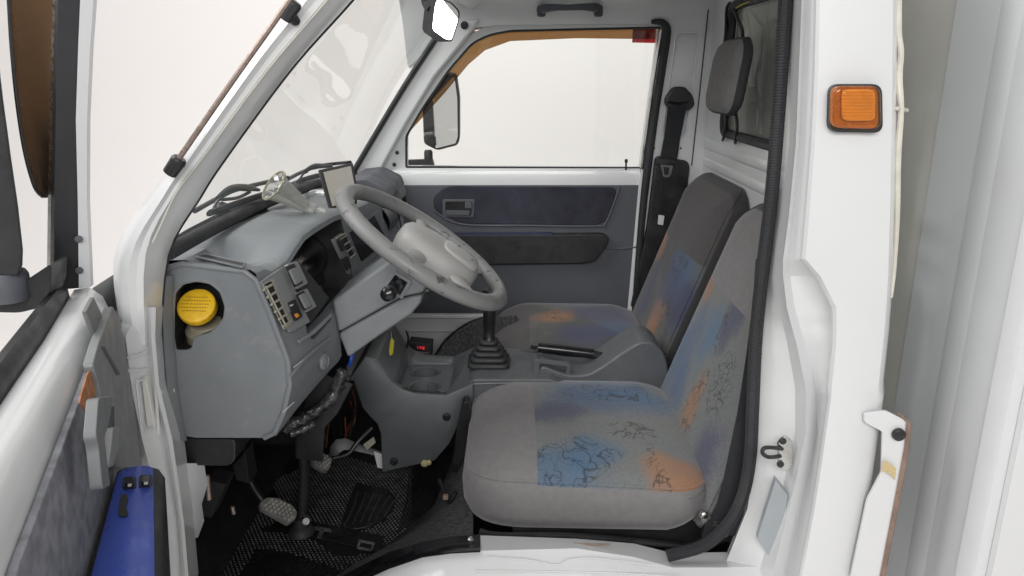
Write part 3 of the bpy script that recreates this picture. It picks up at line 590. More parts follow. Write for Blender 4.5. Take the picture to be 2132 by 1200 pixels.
# face plane by the driver's left knee
fo, fn = V((-.411, 1.24, 1.103)), V((.026, 0, -.093)).cross(V((.018, .1, 0))).normalized()
if fn.x < 0: fn = -fn
def FP(px, py, off=0): return PL(px, py, fo + fn * off, fn)
def fslab(name, pts, off, th, mat, bev=.001, r=.003):
    return obj(name, g_prism(rpoly([FP(x, y, off) for x, y in pts], r), fn * th), mat, dash, bev=bev)
fslab('vent_bezel', [(538, 588), (586, 556), (640, 672), (600, 694)], -.002, .006, M['trimgrey'])
fslab('vent_frame', [(545, 592), (566, 580), (606, 676), (590, 688)], .003, .002, M['beige'])
fslab('vent_duct', [(549, 594), (563, 586), (600, 674), (590, 682)], .0045, .0016, M['dark'], .0004, .002)
for k in range(6):
    t = k / 5; x0, y0 = 551 + 40 * t, 600 + 76 * t
    obj('vent_slat', g_tube([FP(x0 - 2, y0 + 4, .008), FP(x0 + 14, y0 - 6, .008)], .0022, 6, sm=0, flat=1.4), M['beige'], dash)
obj('vent_lever', g_tube([FP(553, 596, .009), FP(572, 634, .010), FP(596, 680, .009)], .0018, 6), M['beige'], dash)
fslab('blank_panel', [(566, 578), (584, 568), (616, 640), (600, 652)], .004, .002, M['trimgrey'])
fslab('rocker_switch', [(596, 632), (610, 624), (626, 660), (612, 670)], .004, .005, M['black'])
fslab('switch_mark', [(612, 655), (618, 652), (623, 658), (617, 663)], .009, .0012, M['oran'], .0004, .002)
fslab('switch_mark', [(603, 636), (609, 633), (610, 636), (604, 639)], .009, .001, M['print'], .0002, .0005)
# row of fine slots and oval catch on the knee panel
ko, kn = V((-.372, 1.30, .93)), V((.10, -.35, 0)).cross(V((.02, 0, .1))).normalized()
ko = V((-.362, 1.36, .93)); e1 = (V((-.354, 1.458, .93)) - V((-.380, 1.245, .93))); e2 = V((-.364, 1.36, .985)) - V((-.366, 1.36, .93)); kn = e1.cross(e2).normalized()
if kn.x < 0: kn = -kn
def KP(px, py, off=0): return PL(px, py, ko + kn * off, kn)
cat = obj('panel_catch', g_lathe([(.017, -.004), (.017, .003), (.012, .0045), (.0095, .001), (.008, .001), (.0065, .004), (.001, .005)], KP(676, 753, .0), kn, 24), M['dash2'], dash)
gs = [g_box(KP(612 + k * 2.4, 765 - k * 1.9, .001), (.002, .0012, .0012)) for k in range(12)] + [g_box(KP(590 + k * 2.4, 858 - k * 2.2, .001), (.002, .0012, .0012)) for k in range(10)]
obj('slot_row', gs, M['print'], dash, kind='stuff')
obj('panel_crease', g_tube([KP(604, 785, .0), KP(640, 742, .001), KP(690, 702, .0)], .003, 8, flat=.5), M['dash'], dash)
obj('panel_crease', g_tube([KP(622, 712, .0), KP(655, 690, .002), KP(690, 655, .0)], .0035, 8, flat=.5), M['dash'], dash)
# instrument cluster in its hollow
ip = [V((-.448, 1.308, 1.085)), V((-.455, 1.345, 1.115)), V((-.455, 1.42, 1.126)), V((-.455, 1.58, 1.126)), V((-.450, 1.612, 1.115)), V((-.424, 1.612, 1.005)), V((-.424, 1.308, 1.003))]
cl = obj('instrument_cluster', g_prism(ip, (.008, 0, .002)), M['gloss'], dash, bev=.002)
obj('cluster_lens', g_loft([[V((-.440 + .035 * math.sin(math.pi * (1 - t)), y, 1.112 - .105 * t)) for t in [k / 8 for k in range(9)]] for y in (1.41, 1.605)], closed=False, caps=False), M['gloss'], dash)
co = V((-.432, 1.36, 1.055)); cn = V((.97, 0, .22)).normalized(); CM = axes(cn, (0, 1, 0))
obj('gauge_ring', g_tube([co + CM @ V((.036 * math.cos(q), .036 * math.sin(q), .016)) for q in [R(-80 + 20 * k) for k in range(9)]], .0016, 6), M['chrome'], dash)
obj('gauge_needle', g_box(co + CM @ V((.02, -.004, .014)), (.018, .0026, .0015), CM @ Matrix.Rotation(R(35), 3, 'Z')), M['needle'], dash)
obj('gauge_mark', [g_box(co + CM @ V((.027 * math.cos(q), .027 * math.sin(q), .0125)), (.004, .0012, .001), CM @ Matrix.Rotation(q, 3, 'Z')) for q in [R(-70 + 20 * k) for k in range(8)]], M['print'], dash, kind='stuff')
# switch pods either side of the cluster
def pod(pts_out, pts_in, off):
    fslab('switch_bezel', pts_out, off, .008, M['trimgrey'], .0015, .004); fslab('switch_well', [(x + (sum(p[0] for p in pts_out) / 4 - x) * .14, y + (sum(p[1] for p in pts_out) / 4 - y) * .14) for x, y in pts_out], off + .008, .001, M['black'], .0003, .003); fslab('switch_rocker', pts_in, off + .008, .005, M['trimgrey'], .0015, .003)
pod([(590, 553), (612, 545), (634, 592), (612, 604)], [(599, 564), (612, 558), (625, 586), (613, 594)], .004)
pod([(612, 612), (632, 602), (652, 640), (632, 652)], [(620, 616), (630, 611), (644, 638), (634, 644)], .002)
fslab('cluster_side', [(586, 556), (612, 540), (680, 622), (640, 676)], -.004, .0065, M['black'], .002, .004)
# centre stack
obj('cluster_wall', g_prism([V((-.458, 1.611, 1.128)), V((-.374, 1.611, 1.150)), V((-.352, 1.611, .984)), V((-.424, 1.611, .984))], (0, .005, 0)), M['black'], dash)
obj('lower_lip', g_loft([[V((x0, y, .988)), V((x0 + .062, y, .986)), V((x0 + .064, y, .978)), V((x0, y, .976))] for x0, y in ((-.43, 1.306), (-.425, 1.40), (-.418, 1.615))]), M['black'], dash, ang=30)
so, sn = V((-.362, 1.75, 1.06)), V((1, -.06, .10)).normalized()
def SPt(px, py, off=0): return PL(px, py, so + sn * off, sn)
def sslab(name, pts, off, th, mat, bev=.001, r=.003):
    return obj(name, g_prism(rpoly([SPt(x, y, off) for x, y in pts], r), sn * th), mat, dash, bev=bev)
sslab('vent_bezel', [(688, 500), (706, 486), (740, 560), (722, 572)], 0, .008, M['trimgrey'])
sslab('switch_rocker', [(700, 502), (710, 496), (719, 518), (710, 524)], .008, .004, M['black'])
sslab('switch_rocker', [(708, 540), (720, 533), (730, 556), (720, 564)], .008, .003, M['black'])
sslab('vent_duct', [(708, 491), (717, 486), (736, 530), (729, 535)], .008, .0015, M['dark'], .0003)
for k in range(4): obj('vent_slat', g_tube([SPt(709 + k * 7, 498 + k * 13, .011), SPt(722 + k * 6, 490 + k * 13, .011)], .002, 6, sm=0), M['beige'], dash)
obj('vent_slat', g_tube([SPt(700, 496, .011), SPt(720, 486, .011)], .002, 6, sm=0), M['beige'], dash)
sslab('radio_frame', [(718, 482), (784, 438), (818, 500), (750, 556)], -.001, .006, M['dash2'])
sslab('radio_glass', [(726, 484), (778, 449), (806, 502), (752, 545)], .005, .002, M['gloss'])
sslab('lower_rail', [(748, 562), (862, 482), (866, 492), (752, 574)], -.004, .016, M['dash2'], .004)
# passenger side: panel with a glove-box lid
obj('glovebox_lid', g_loft([[V((-.368 + .026 * math.sin(math.pi * t) + .010, y, 1.105 - .100 * t)) for t in [k / 6 for k in range(7)]] for y in (2.01, 2.235)], closed=False, caps=False), M['console'], dash)
obj('lid_gap', g_tube([V((-.352, 2.02, 1.10)), V((-.338, 2.10, 1.085)), V((-.331, 2.16, 1.05)), V((-.330, 2.19, 1.01))], .002, 6), M['black'], dash)
obj('passenger_block', g_prism(rpoly([V((-.46, 2.04, 1.12)), V((-.46, 2.04, 1.165)), V((-.40, 2.04, 1.172)), V((-.345, 2.04, 1.145)), V((-.335, 2.04, 1.115))], .008), (0, .30, 0)), M['doortrim'], dash, bev=.006, seg=3)
for k in range(4): obj('vent_slat', g_tube([V((-.332, 2.262 + k * .018, 1.085)), V((-.327, 2.262 + k * .018, 1.025))], .0025, 6, sm=0), M['black'], dash)
# ================= steering =================
WA = R(35); C = P(884, 512, 1.50); A_, B_, N_ = V((math.cos(WA), 0, -math.sin(WA))), V((0, 1, 0)), V((math.sin(WA), 0, math.cos(WA)))
RR = .187
rim = [C + A_ * (RR * math.cos(q)) + B_ * (RR * math.sin(q)) for q in [2 * math.pi * k / 72 for k in range(72)]]
sw = obj('steering_wheel', g_tube(rim, .0185, 14, sm=0, loop=True, flat=.86), M['wheelgrey'], T, label='worn grey steering wheel with scuffed rim')
def WP(a, b, h=0): return C + A_ * a + B_ * b + N_ * h
def ring(pts, s, h, da=0): 
    ca = sum(p[0] for p in pts) / len(pts); return rpoly([WP(ca + (a - ca) * s + da, b * s, h) for a, b in pts], .03 * s, 5)
pad = [(-.060, -.045), (-.060, .045), (-.01, .075), (.07, .078), (.118, .052), (.128, 0), (.118, -.052), (.07, -.078), (-.01, -.075)]
obj('hub_pad', g_loft([ring(pad, .80, -.05), ring(pad, .97, -.03), ring(pad, 1.0, -.006), ring(pad, .98, .010), ring(pad, .90, .020), ring(pad, .70, .026), ring(pad, .35, .028), ring(pad, .05, .0285)]), M['hub'], sw, ang=60)
inner = [(.030, -.038), (.030, .038), (.075, .050), (.112, .036), (.116, -.036), (.075, -.050)]
obj('horn_recess', g_loft([ring(inner, 1.0, .0215), ring(inner, .96, .030), ring(inner, .86, .033), ring(inner, .2, .034)]), M['hub'], sw, ang=60)
for s in (-1, 1):
    for a0, b0, q, w in ((.085, .055, 42, .024), (.0, .065, 100, .020)):
        e = (RR * math.cos(R(q)), RR * math.sin(R(q)))
        obj('spoke', g_tube([WP(a0, s * b0, -.004), WP((a0 + e[0]) / 2, s * (b0 + e[1]) / 2, -.006), WP(e[0] * .97, s * e[1] * .97, -.001)], [w, w * .85, w * .75], 12, flat=.45, up=N_), M['hub'], sw)
for a, b in ((.06, .028), (.095, -.01)): obj('hub_dot', g_lathe([(.0025, 0), (.002, .0015)], WP(a, b, .0335), N_, 10), M['black'], sw)
# column shroud
sh = [(690, 628), (752, 585), (815, 540), (868, 556), (892, 590), (880, 628), (856, 655), (790, 700), (724, 746)]
up_ = [(690, 628), (752, 585), (815, 540), (868, 556), (892, 590), (880, 612), (836, 620), (704, 694)]
lo_ = [(704, 696), (836, 622), (880, 614), (876, 632), (856, 656), (790, 700), (724, 747)]
shr = obj('column_shroud', g_prism(PP(up_, 1.440), (0, .15, 0)), M['dash2'], T, bev=.008, seg=3, label='grey two-piece steering column shroud')
obj('shroud_lower', g_prism(PP(lo_, 1.442), (0, .146, 0)), M['dash2'], shr, bev=.007, seg=3)
obj('column_neck', g_lathe([(.045, -.10), (.045, -.04), (.036, -.03)], C, N_, 20), M['dash2'], shr)
fr_o, fr_i = [(800, 590), (822, 562), (858, 584), (838, 622)], [(808, 592), (824, 570), (850, 586), (834, 614)]
obj('stalk_frame', g_plate(rpoly(PP(fr_o, 1.440), .004), [PP(fr_i, 1.440)], (0, -.008, 0)), M['dash2'], shr, ang=30)
obj('stalk_pocket', g_prism(PP(fr_i, 1.4385), (0, -.002, 0)), M['gloss'], shr)
obj('stalk', [g_tube([P(834, 590, 1.44), P(822, 598, 1.40)], .010, 12, sm=0), g_lathe([(.009, -.012), (.0145, -.006), (.0155, .004), (.013, .013), (.006, .018), (.001, .019)], P(810, 611, 1.375), P(806, 613, 1.36) - P(830, 596, 1.42), 20)], M['gloss'], shr)
obj('stalk', g_prism(rpoly(PP([(868, 600), (893, 610), (890, 628), (876, 632)], 1.60), .004), (0, .02, 0)), M['black'], shr, bev=.002)
# steering shaft down to the floor
sf = obj('steering_shaft', g_loft([rpoly([P(a, y, yy), P(b, y2, yy - .01), P(b, y2, yy + .05), P(a, y, yy + .05)], .006, 3) for a, y, b, y2, yy in ((645, 770, 735, 800, 1.46), (630, 845, 705, 860, 1.45), (613, 880, 678, 890, 1.45), (615, 955, 672, 962, 1.46))]), M['black'], T, ang=40)
obj('shaft_rod', g_tube([P(634, 950, 1.48), P(633, 1020, 1.48), P(628, 1090, 1.47)], .0125, 12), M['black'], sf)
obj('shaft_boot', g_lathe([(.030, -.01), (.026, 0), (.018, .006), (.016, .02), (.013, .026)], P(627, 1100, 1.47), (0, 0, 1), 18), M['rubber'], sf)
obj('shaft_clamp', g_lathe([(.009, -.01), (.010, 0), (.008, .012)], P(636, 1083, 1.455), (.4, -1, .3), 12), M['steel'], sf)
# ================= pedals and under-dash =================
def pedal(pts, Y, nrm, th, armpath, ar):
    o_ = P(sum(p[0] for p in pts) / len(pts), sum(p[1] for p in pts) / len(pts), Y); n = V(nrm).normalized()
    q = [PL(x, y, o_, n) for x, y in pts]
    pe = obj('pedal', g_prism(rpoly(q, .004), -n * th), M['pedal'], T, bev=.002)
    Mx = axes(n, (1, 0, 0)); gs = []
    xs = [(Mx.transposed() @ (p - o_)) for p in q]; x0, x1 = min(p.x for p in xs), max(p.x for p in xs); y0, y1 = min(p.y for p in xs), max(p.y for p in xs)
    nx, ny = 8, 5
    poly = [(p.x * .84, p.y * .84) for p in xs]
    def inside(x, y):
        c = False
        for i in range(len(poly)):
            (ax, ay), (bx, by) = poly[i - 1], poly[i]
            if (ay > y) != (by > y) and x < (bx - ax) * (y - ay) / (by - ay) + ax: c = not c
        return c
    st = .0088; k = 0; y = y0
    while y < y1:
        x = x0 + (k % 2) * st / 2
        while x < x1:
            if inside(x, y): gs.append(g_lathe([(.0034, 0), (.0026, .0026)], o_ + Mx @ V((x, y, 0)), n, 6))
            x += st
        y += st * .866; k += 1
    obj('pedal_stud', gs, M['stud2'], pe, kind='stuff')
    obj('pedal_arm', g_tube(armpath, ar, 10, flat=.5), M['black'], pe)
    return pe
pedal([(541, 1046), (556, 1035), (578, 1036), (610, 1052), (620, 1066), (616, 1080), (602, 1090), (545, 1058)], 1.34, (.55, -.35, .85), .014, [P(575, 1070, 1.365), P(545, 1040, 1.38), P(520, 1000, 1.385), P(508, 950, 1.39), P(500, 900, 1.40), P(498, 850, 1.42)], [.011, .013, .015, .017, .018, .018])
pedal([(642, 958), (660, 946), (676, 944), (693, 956), (684, 980), (672, 978)], 1.54, (.55, -.35, .85), .014, [P(668, 968, 1.56), P(655, 955, 1.575), P(650, 900, 1.60)], [.009, .011, .012])
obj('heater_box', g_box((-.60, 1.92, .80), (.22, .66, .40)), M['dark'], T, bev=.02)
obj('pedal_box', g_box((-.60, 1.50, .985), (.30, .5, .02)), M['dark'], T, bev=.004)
ub = obj('underdash_box', g_prism(rpoly(PP([(374, 912), (490, 915), (490, 960), (475, 972), (385, 970)], 1.225), .01), (0, .09, 0)), M['black'], T, bev=.006)
obj('bracket', g_prism(PP([(400, 1040), (430, 1000), (470, 1010), (440, 1080), (405, 1076)], 1.26), (0, .05, 0)), M['dark'], T, bev=.003)
obj('bracket', g_prism(PP([(482, 970), (510, 940), (520, 1010), (490, 1000)], 1.36), (0, .05, 0)), M['dark'], T, bev=.003)
bt = obj('bolt', g_tube([P(432, 990, 1.245), P(436, 1040, 1.245)], .0042, 8, sm=0), M['brown'], T)
obj('bolt', g_tube([P(484, 1055, 1.30), P(487, 1070, 1.30)], .004, 8, sm=0), M['brown'], T)
obj('kick_trim', g_loft([[P(a, y, 1.19), P(b, y, 1.24), P(b, y, 1.26), P(a, y, 1.21)] for y, a, b in ((965, 372, 425), (1010, 380, 432), (1050, 385, 420), (1085, 392, 425), (1120, 398, 412))]), M['boxgrey'], T, ang=50)
# crumpled foil air duct under the panel
fd = []
for path, r in (([(592, 895), (610, 880), (640, 868), (672, 846), (700, 810), (715, 770)], .013), ([(640, 862), (665, 850), (690, 830), (712, 800)], .010), ([(605, 905), (640, 890), (655, 880)], .009)):
    pp = smooth_path([P(x, y, 1.40 + (x - 590) * .0004) for x, y in path], 7)
    q_ = g_tube(pp, [r * random.uniform(.75, 1.15) for _ in pp], 10, sm=0); fd.append(([p + V((random.uniform(-1, 1), random.uniform(-1, 1), random.uniform(-1, 1))) * r * .20 for p in q_[0]], q_[1]))
obj('foil_duct', fd, M['foil'], T, ang=80, label='crumpled silver foil air duct under the dashboard')
wr = []
for k in range(14):
    x, y = 705 + random.uniform(-25, 45), 880 + random.uniform(-30, 30); Y = 1.9 + random.uniform(-.05, .05)
    wr.append(g_tube([P(x, y - 40, Y), P(x + random.uniform(-12, 12), y, Y), P(x + random.uniform(-22, 22), y + 45, Y)], .002, 5))
obj('wire', wr[:9], M['black'], T, kind='stuff'); obj('wire', wr[9:], M['orangew'], T, kind='stuff')
obj('wire', g_tube([P(733, 735, 1.52), P(731, 748, 1.51), P(727, 762, 1.52)], .004, 6), M['bluew'], T)
obj('cable', g_tube([P(692, 955, 1.70), P(725, 945, 1.72), P(745, 920, 1.74), P(775, 890, 1.76)], .006, 8), M['black'], T)
hb = obj('heater_bracket', g_loft([[P(x, y, 1.84), P(x + dx, y + dy, 1.80), P(x + dx, y + dy, 1.83), P(x, y, 1.87)] for x, y, dx, dy in ((685, 955, 10, 6), (688, 930, 18, 14), (700, 915, 16, 22), (720, 913, 8, 24), (760, 930, 2, 14), (800, 942, 0, 12))]), M['white'], T, ang=50)
obj('warning_label', g_prism(PP([(778, 940), (796, 946), (796, 976), (786, 974)], 1.735), (0, .001, 0)), M['white'], hb)
obj('tape', g_prism(PP([(756, 926), (778, 910), (782, 922), (764, 938)], 1.78), (0, .001, 0)), M['tape'], hb)
# ================= centre console =================
near = [(720, 800), (735, 790), (755, 850), (772, 870), (786, 884), (793, 905), (796, 984), (850, 972), (905, 960), (935, 925), (962, 870), (985, 830), (985, 800), (928, 824), (862, 820), (838, 812), (815, 796), (786, 748), (760, 742)]
con = obj('centre_console', g_prism(PP(near, 1.70), (0, .27, 0)), M['console'], T, bev=.006, seg=3, label='dark grey console between the seats with cup holders')
for x, y in ((930, 868), (820, 961)):
    obj('screw', g_lathe([(.0105, 0), (.0095, .004), (.006, .005), (.0055, .002), (.001, .002)], P(x, y, 1.699), (0, -1, 0), 18), M['black'], con)
obj('glue_blob', [g_lathe([(.009, -.003), (.010, .002), (.006, .007), (.001, .008)], P(884, 965, 1.697), (.2, -1, .2), 10), g_lathe([(.006, -.003), (.007, .003), (.003, .006)], P(893, 963, 1.696), (0, -1, 0), 9)], M['glue'], con)
zt = P(862, 820, 1.70).z
# tray with two cup wells on top
c1, c2 = PZ(883, 797, zt), PZ(886, 768, zt)
def carve(o, cutters):
    for g in cutters:
        c_ = obj('cutter', g, M['console']); m = o.modifiers.new('cut', 'BOOLEAN'); m.operation = 'DIFFERENCE'; m.object = c_; m.solver = 'EXACT'
    dg = bpy.context.evaluated_depsgraph_get(); me = bpy.data.meshes.new_from_object(o.evaluated_get(dg)); 
    for m in list(o.modifiers):
        if m.type == 'BOOLEAN': bpy.data.objects.remove(m.object)
    o.modifiers.clear(); o.data = me; me.polygons.foreach_set('use_smooth', [True] * len(me.polygons)); me.set_sharp_from_angle(angle=R(32))
tro = rpoly([V((c1.x - .062, c1.y - .050, zt - .012)), V((c1.x + .068, c1.y - .050, zt - .012)), V((c1.x + .068, c2.y + .055, zt - .012)), V((c1.x - .062, c2.y + .055, zt - .012))], .02)
carve(con, [g_prism(tro, (0, 0, .08)), g_lathe([(.034, -.07), (.038, .03)], (c1.x, c1.y, zt), (0, 0, 1), 28), g_lathe([(.032, -.07), (.036, .03)], (c2.x, c2.y, zt), (0, 0, 1), 28)])
carve(JAMB[0], [JAMB[1]])
for c_, r_ in ((c1, .0385), (c2, .0365)):
    obj('cup_rim', g_ring([(r_, -.0115), (r_ + .003, -.0095), (r_ + .004, -.0115)], (c_.x, c_.y, zt), (0, 0, 1), 28), M['console'], con)
obj('cup_fin', g_box((c1.x + .005, c1.y + .030, zt - .035), (.003, .008, .035)), M['console'], con)
# raised gear-lever housing
gz = PZ(1018, 748, .735)
gb = [V((-.135, 1.72, .62)), V((-.125, 1.72, .700)), V((-.095, 1.72, .722)), V((.10, 1.72, .722)), V((.14, 1.72, .700)), V((.16, 1.72, .60))]
gc = obj('gear_housing', g_prism(rpoly(gb, .015), (0, .22, 0)), M['console'], con, bev=.014, seg=4)
obj('housing_edge', g_tube([V((-.13, 1.716, .69)), V((-.09, 1.714, .712)), V((.10, 1.714, .712))], .003, 8), M['console'], con)
g0 = V((PZ(1018, 748, .728).x, 1.83, .722))
tiers = []
for k in range(5):
    s = .054 - k * .0072; z = k * .0135
    for ds, dz in ((-.004, 0), (0, .003), (0, .009), (-.004, .0125)):
        q = s + ds; tiers.append(rpoly([g0 + V((-q, -q * .9, z + dz)), g0 + V((q, -q * .9, z + dz)), g0 + V((q, q * .9, z + dz)), g0 + V((-q, q * .9, z + dz))], .016, 4))
bo = obj('gear_boot', g_loft(tiers), M['rubber'], T, ang=50, label='stepped black rubber gear lever boot')
obj('gear_lever', [g_lathe([(.020, .058), (.018, .066), (.0145, .072), (.0145, .10), (.0165, .104), (.0165, .15), (.012, .155)], g0, (.02, 0, 1), 18), g_lathe([(.012, .14), (.020, .155), (.022, .18), (.016, .20), (.004, .206)], g0, (.02, 0, 1), 18)], M['black'], bo)
# handbrake and its housing
hbp = [(1120, 790), (1125, 760), (1180, 782), (1225, 781), (1256, 763), (1292, 737), (1333, 712), (1358, 712), (1378, 728), (1390, 755), (1396, 830), (1120, 830)]
hh = obj('handbrake_housing', g_prism(rpoly(PP(hbp, 1.76), .02), (0, .13, 0)), M['console'], con, bev=.014, seg=4)
obj('housing_slot', g_loft([[P(x, y - 1.5, 1.80), P(x, y - 8, 1.835), P(x, y - 5, 1.836), P(x, y + 2, 1.80)] for x, y in ((1262, 757), (1297, 731), (1335, 712), (1354, 713))]), M['gloss'], con)
lv = obj('handbrake', g_tube([P(1120, 724, 1.84), P(1165, 729, 1.84), P(1235, 737, 1.84)], [.0125, .0145, .013], 14), M['gloss'], T, label='black handbrake lever lying between the seats')
obj('handbrake_button', g_tube([P(1105, 722, 1.84), P(1118, 724, 1.84)], .006, 10, sm=0), M['gloss'], lv)
obj('handbrake_arm', g_tube([P(1235, 738, 1.84), P(1262, 742, 1.84), P(1310, 738, 1.84)], [.011, .010, .010], 10), M['black'], lv)
obj('coin_tray', g_plate(rpoly(PP([(1112, 752), (1188, 760), (1186, 790), (1110, 790)], 1.765), .004), [PP([(1124, 757), (1180, 763), (1178, 778), (1122, 775)], 1.765)], (0, .02, 0)), M['console'], con, ang=30)
# ================= floor coverings =================
FZ = .425
def inpoly(poly, x, y):
    c = False
    for i in range(len(poly)):
        (ax, ay), (bx, by) = poly[i - 1], poly[i]
        if (ay > y) != (by > y) and x < (bx - ax) * (y - ay) / (by - ay) + ax: c = not c
    return c
def proj(p):
    d = p - O; w = d.y * CP - d.z * SP; return 1066 + F * d.x / w, 600 - F * (d.y * SP + d.z * CP) / w
mat = obj('floor_mat', g_prism(rpoly([V((-.70, 1.24, FZ)), V((-.30, 1.24, FZ)), V((-.16, 1.40, FZ)), V((-.16, 1.72, FZ)), V((-.25, 1.93, FZ)), V((-.70, 1.93, FZ))], .03), (0, 0, .006)), M['mat'])
tag(mat, 'black studded rubber mat under the pedals', 'floor mat')
ft = FZ + .006; zones = [[(565, 1005), (690, 938), (790, 972), (860, 965), (856, 1085), (815, 1140), (760, 1120), (640, 1085), (590, 1060)], [(400, 1210), (470, 1130), (545, 1060), (600, 1075), (540, 1105), (530, 1150), (490, 1210)], [(535, 1105), (640, 1115), (700, 1160), (800, 1150), (790, 1190), (700, 1185), (600, 1150), (520, 1140)]]
heel = [(742, 1008), (770, 1018), (800, 1020), (819, 1036), (821, 1060), (800, 1085), (765, 1103), (735, 1108), (708, 1098)]
bar = [(640, 1088), (800, 1120), (792, 1152), (640, 1120)]
gs = []; y = 1.26; k = 0; st = .0094
dome = [(.0024, 0), (.0021, .0012), (.0009, .0018)]
while y < 1.93:
    x = -.70 + (k % 2) * st / 2
    while x < -.16:
        q = proj(V((x, y, ft)))
        if any(inpoly(zz, *q) for zz in zones) and not inpoly(heel, *q) and not inpoly(bar, *q): gs.append(g_lathe(dome, (x, y, ft), (0, 0, 1), 6))
        x += st
    y += st * .866; k += 1
obj('mat_stud', gs, M['stud'], mat, kind='stuff')
hp_ = obj('heel_pad', g_prism(rpoly([PZ(x, y, ft) for x, y in heel], .01), (0, 0, .008)), M['mat'], mat, bev=.003)
for k in range(6):
    x0 = 728 + k * 15; obj('pad_ridge', g_tube([PZ(x0 + 18 + k * 1.5, 1024 + k * 2, ft + .009), PZ(x0 + 6, 1060, ft + .009), PZ(x0 - 10 + k * 1.5, 1094 - k * 3.5, ft + .009)], .0020, 6), M['ridge'], mat)
obj('mat_bar', g_prism(rpoly([PZ(x, y, ft) for x, y in bar], .01), (0, 0, .006)), M['mat'], mat, bev=.002)
def emb(pts): return g_prism([PZ(x, y, ft + .006) for x, y in pts], (0, 0, .003))
obj('embossed_mark', [emb([(654, 1098), (690, 1104), (689, 1109), (653, 1103)]), emb([(668, 1104), (676, 1105), (668, 1122), (660, 1121)])], M['stud'], mat)
obj('embossed_mark', [emb([(748, 1126), (780, 1132), (779, 1135), (747, 1129)]), emb([(744, 1140), (774, 1146), (773, 1149), (743, 1143)]), emb([(777, 1133), (781, 1134), (775, 1148), (771, 1147)]), emb([(748, 1128), (752, 1129), (747, 1142), (743, 1141)])], M['stud'], mat)
gs = []
for k in range(22):
    x = 853 + k * 2.9; gs.append(g_tube([PZ(x, 972, ft + .001), PZ(x - 6, 1040, ft + .001), PZ(x - 26 + k * .3, 1112 - k * 2.4, ft + .001)], .0013, 5, sm=0))
for k in range(60):
    x = 520 + k * 4.6; gs.append(g_tube([PZ(x + 14, 1158 + (k * .4), ft + .001), PZ(x - 10, 1212, ft + .001)], .0013, 5, sm=0))
obj('mat_rib', gs, M['stud' if False else 'mat'], mat, kind='stuff')
# carpet rising from the floor to the sill and the seat base
cin = [(690, 1212, FZ), (745, 1172, FZ), (800, 1140, FZ + .01), (860, 1095, FZ + .02), (905, 1050, FZ + .03), (925, 1000, FZ + .04), (940, 960, FZ + .06), (958, 900, FZ + .12)]
cou = [(650, 1245, 1.245), (740, 1194, 1.245), (810, 1160, 1.245), (880, 1138, 1.245), (940, 1126, 1.245), (985, 1120, 1.25), (985, 1112, 1.29), (985, 1075, 1.38)]
obj('carpet', g_loft([[PZ(*a), PZ(*a).lerp(P(*b), .5) + V((0, 0, .012)), P(*b), P(*b) + V((0, 0, -.15)), PZ(*a) + V((0, 0, -.1))] for a, b in zip(cin, cou)]), M['felt'], T, ang=60)
obj('hose', g_tube([P(915, 1000, 1.55), P(928, 1030, 1.50), P(935, 1045, 1.47), P(950, 1025, 1.47)], .005, 8), M['black'], T)
obj('connector', g_box(P(928, 1035, 1.46), (.012, .012, .010)), M['rust'], T, bev=.002)
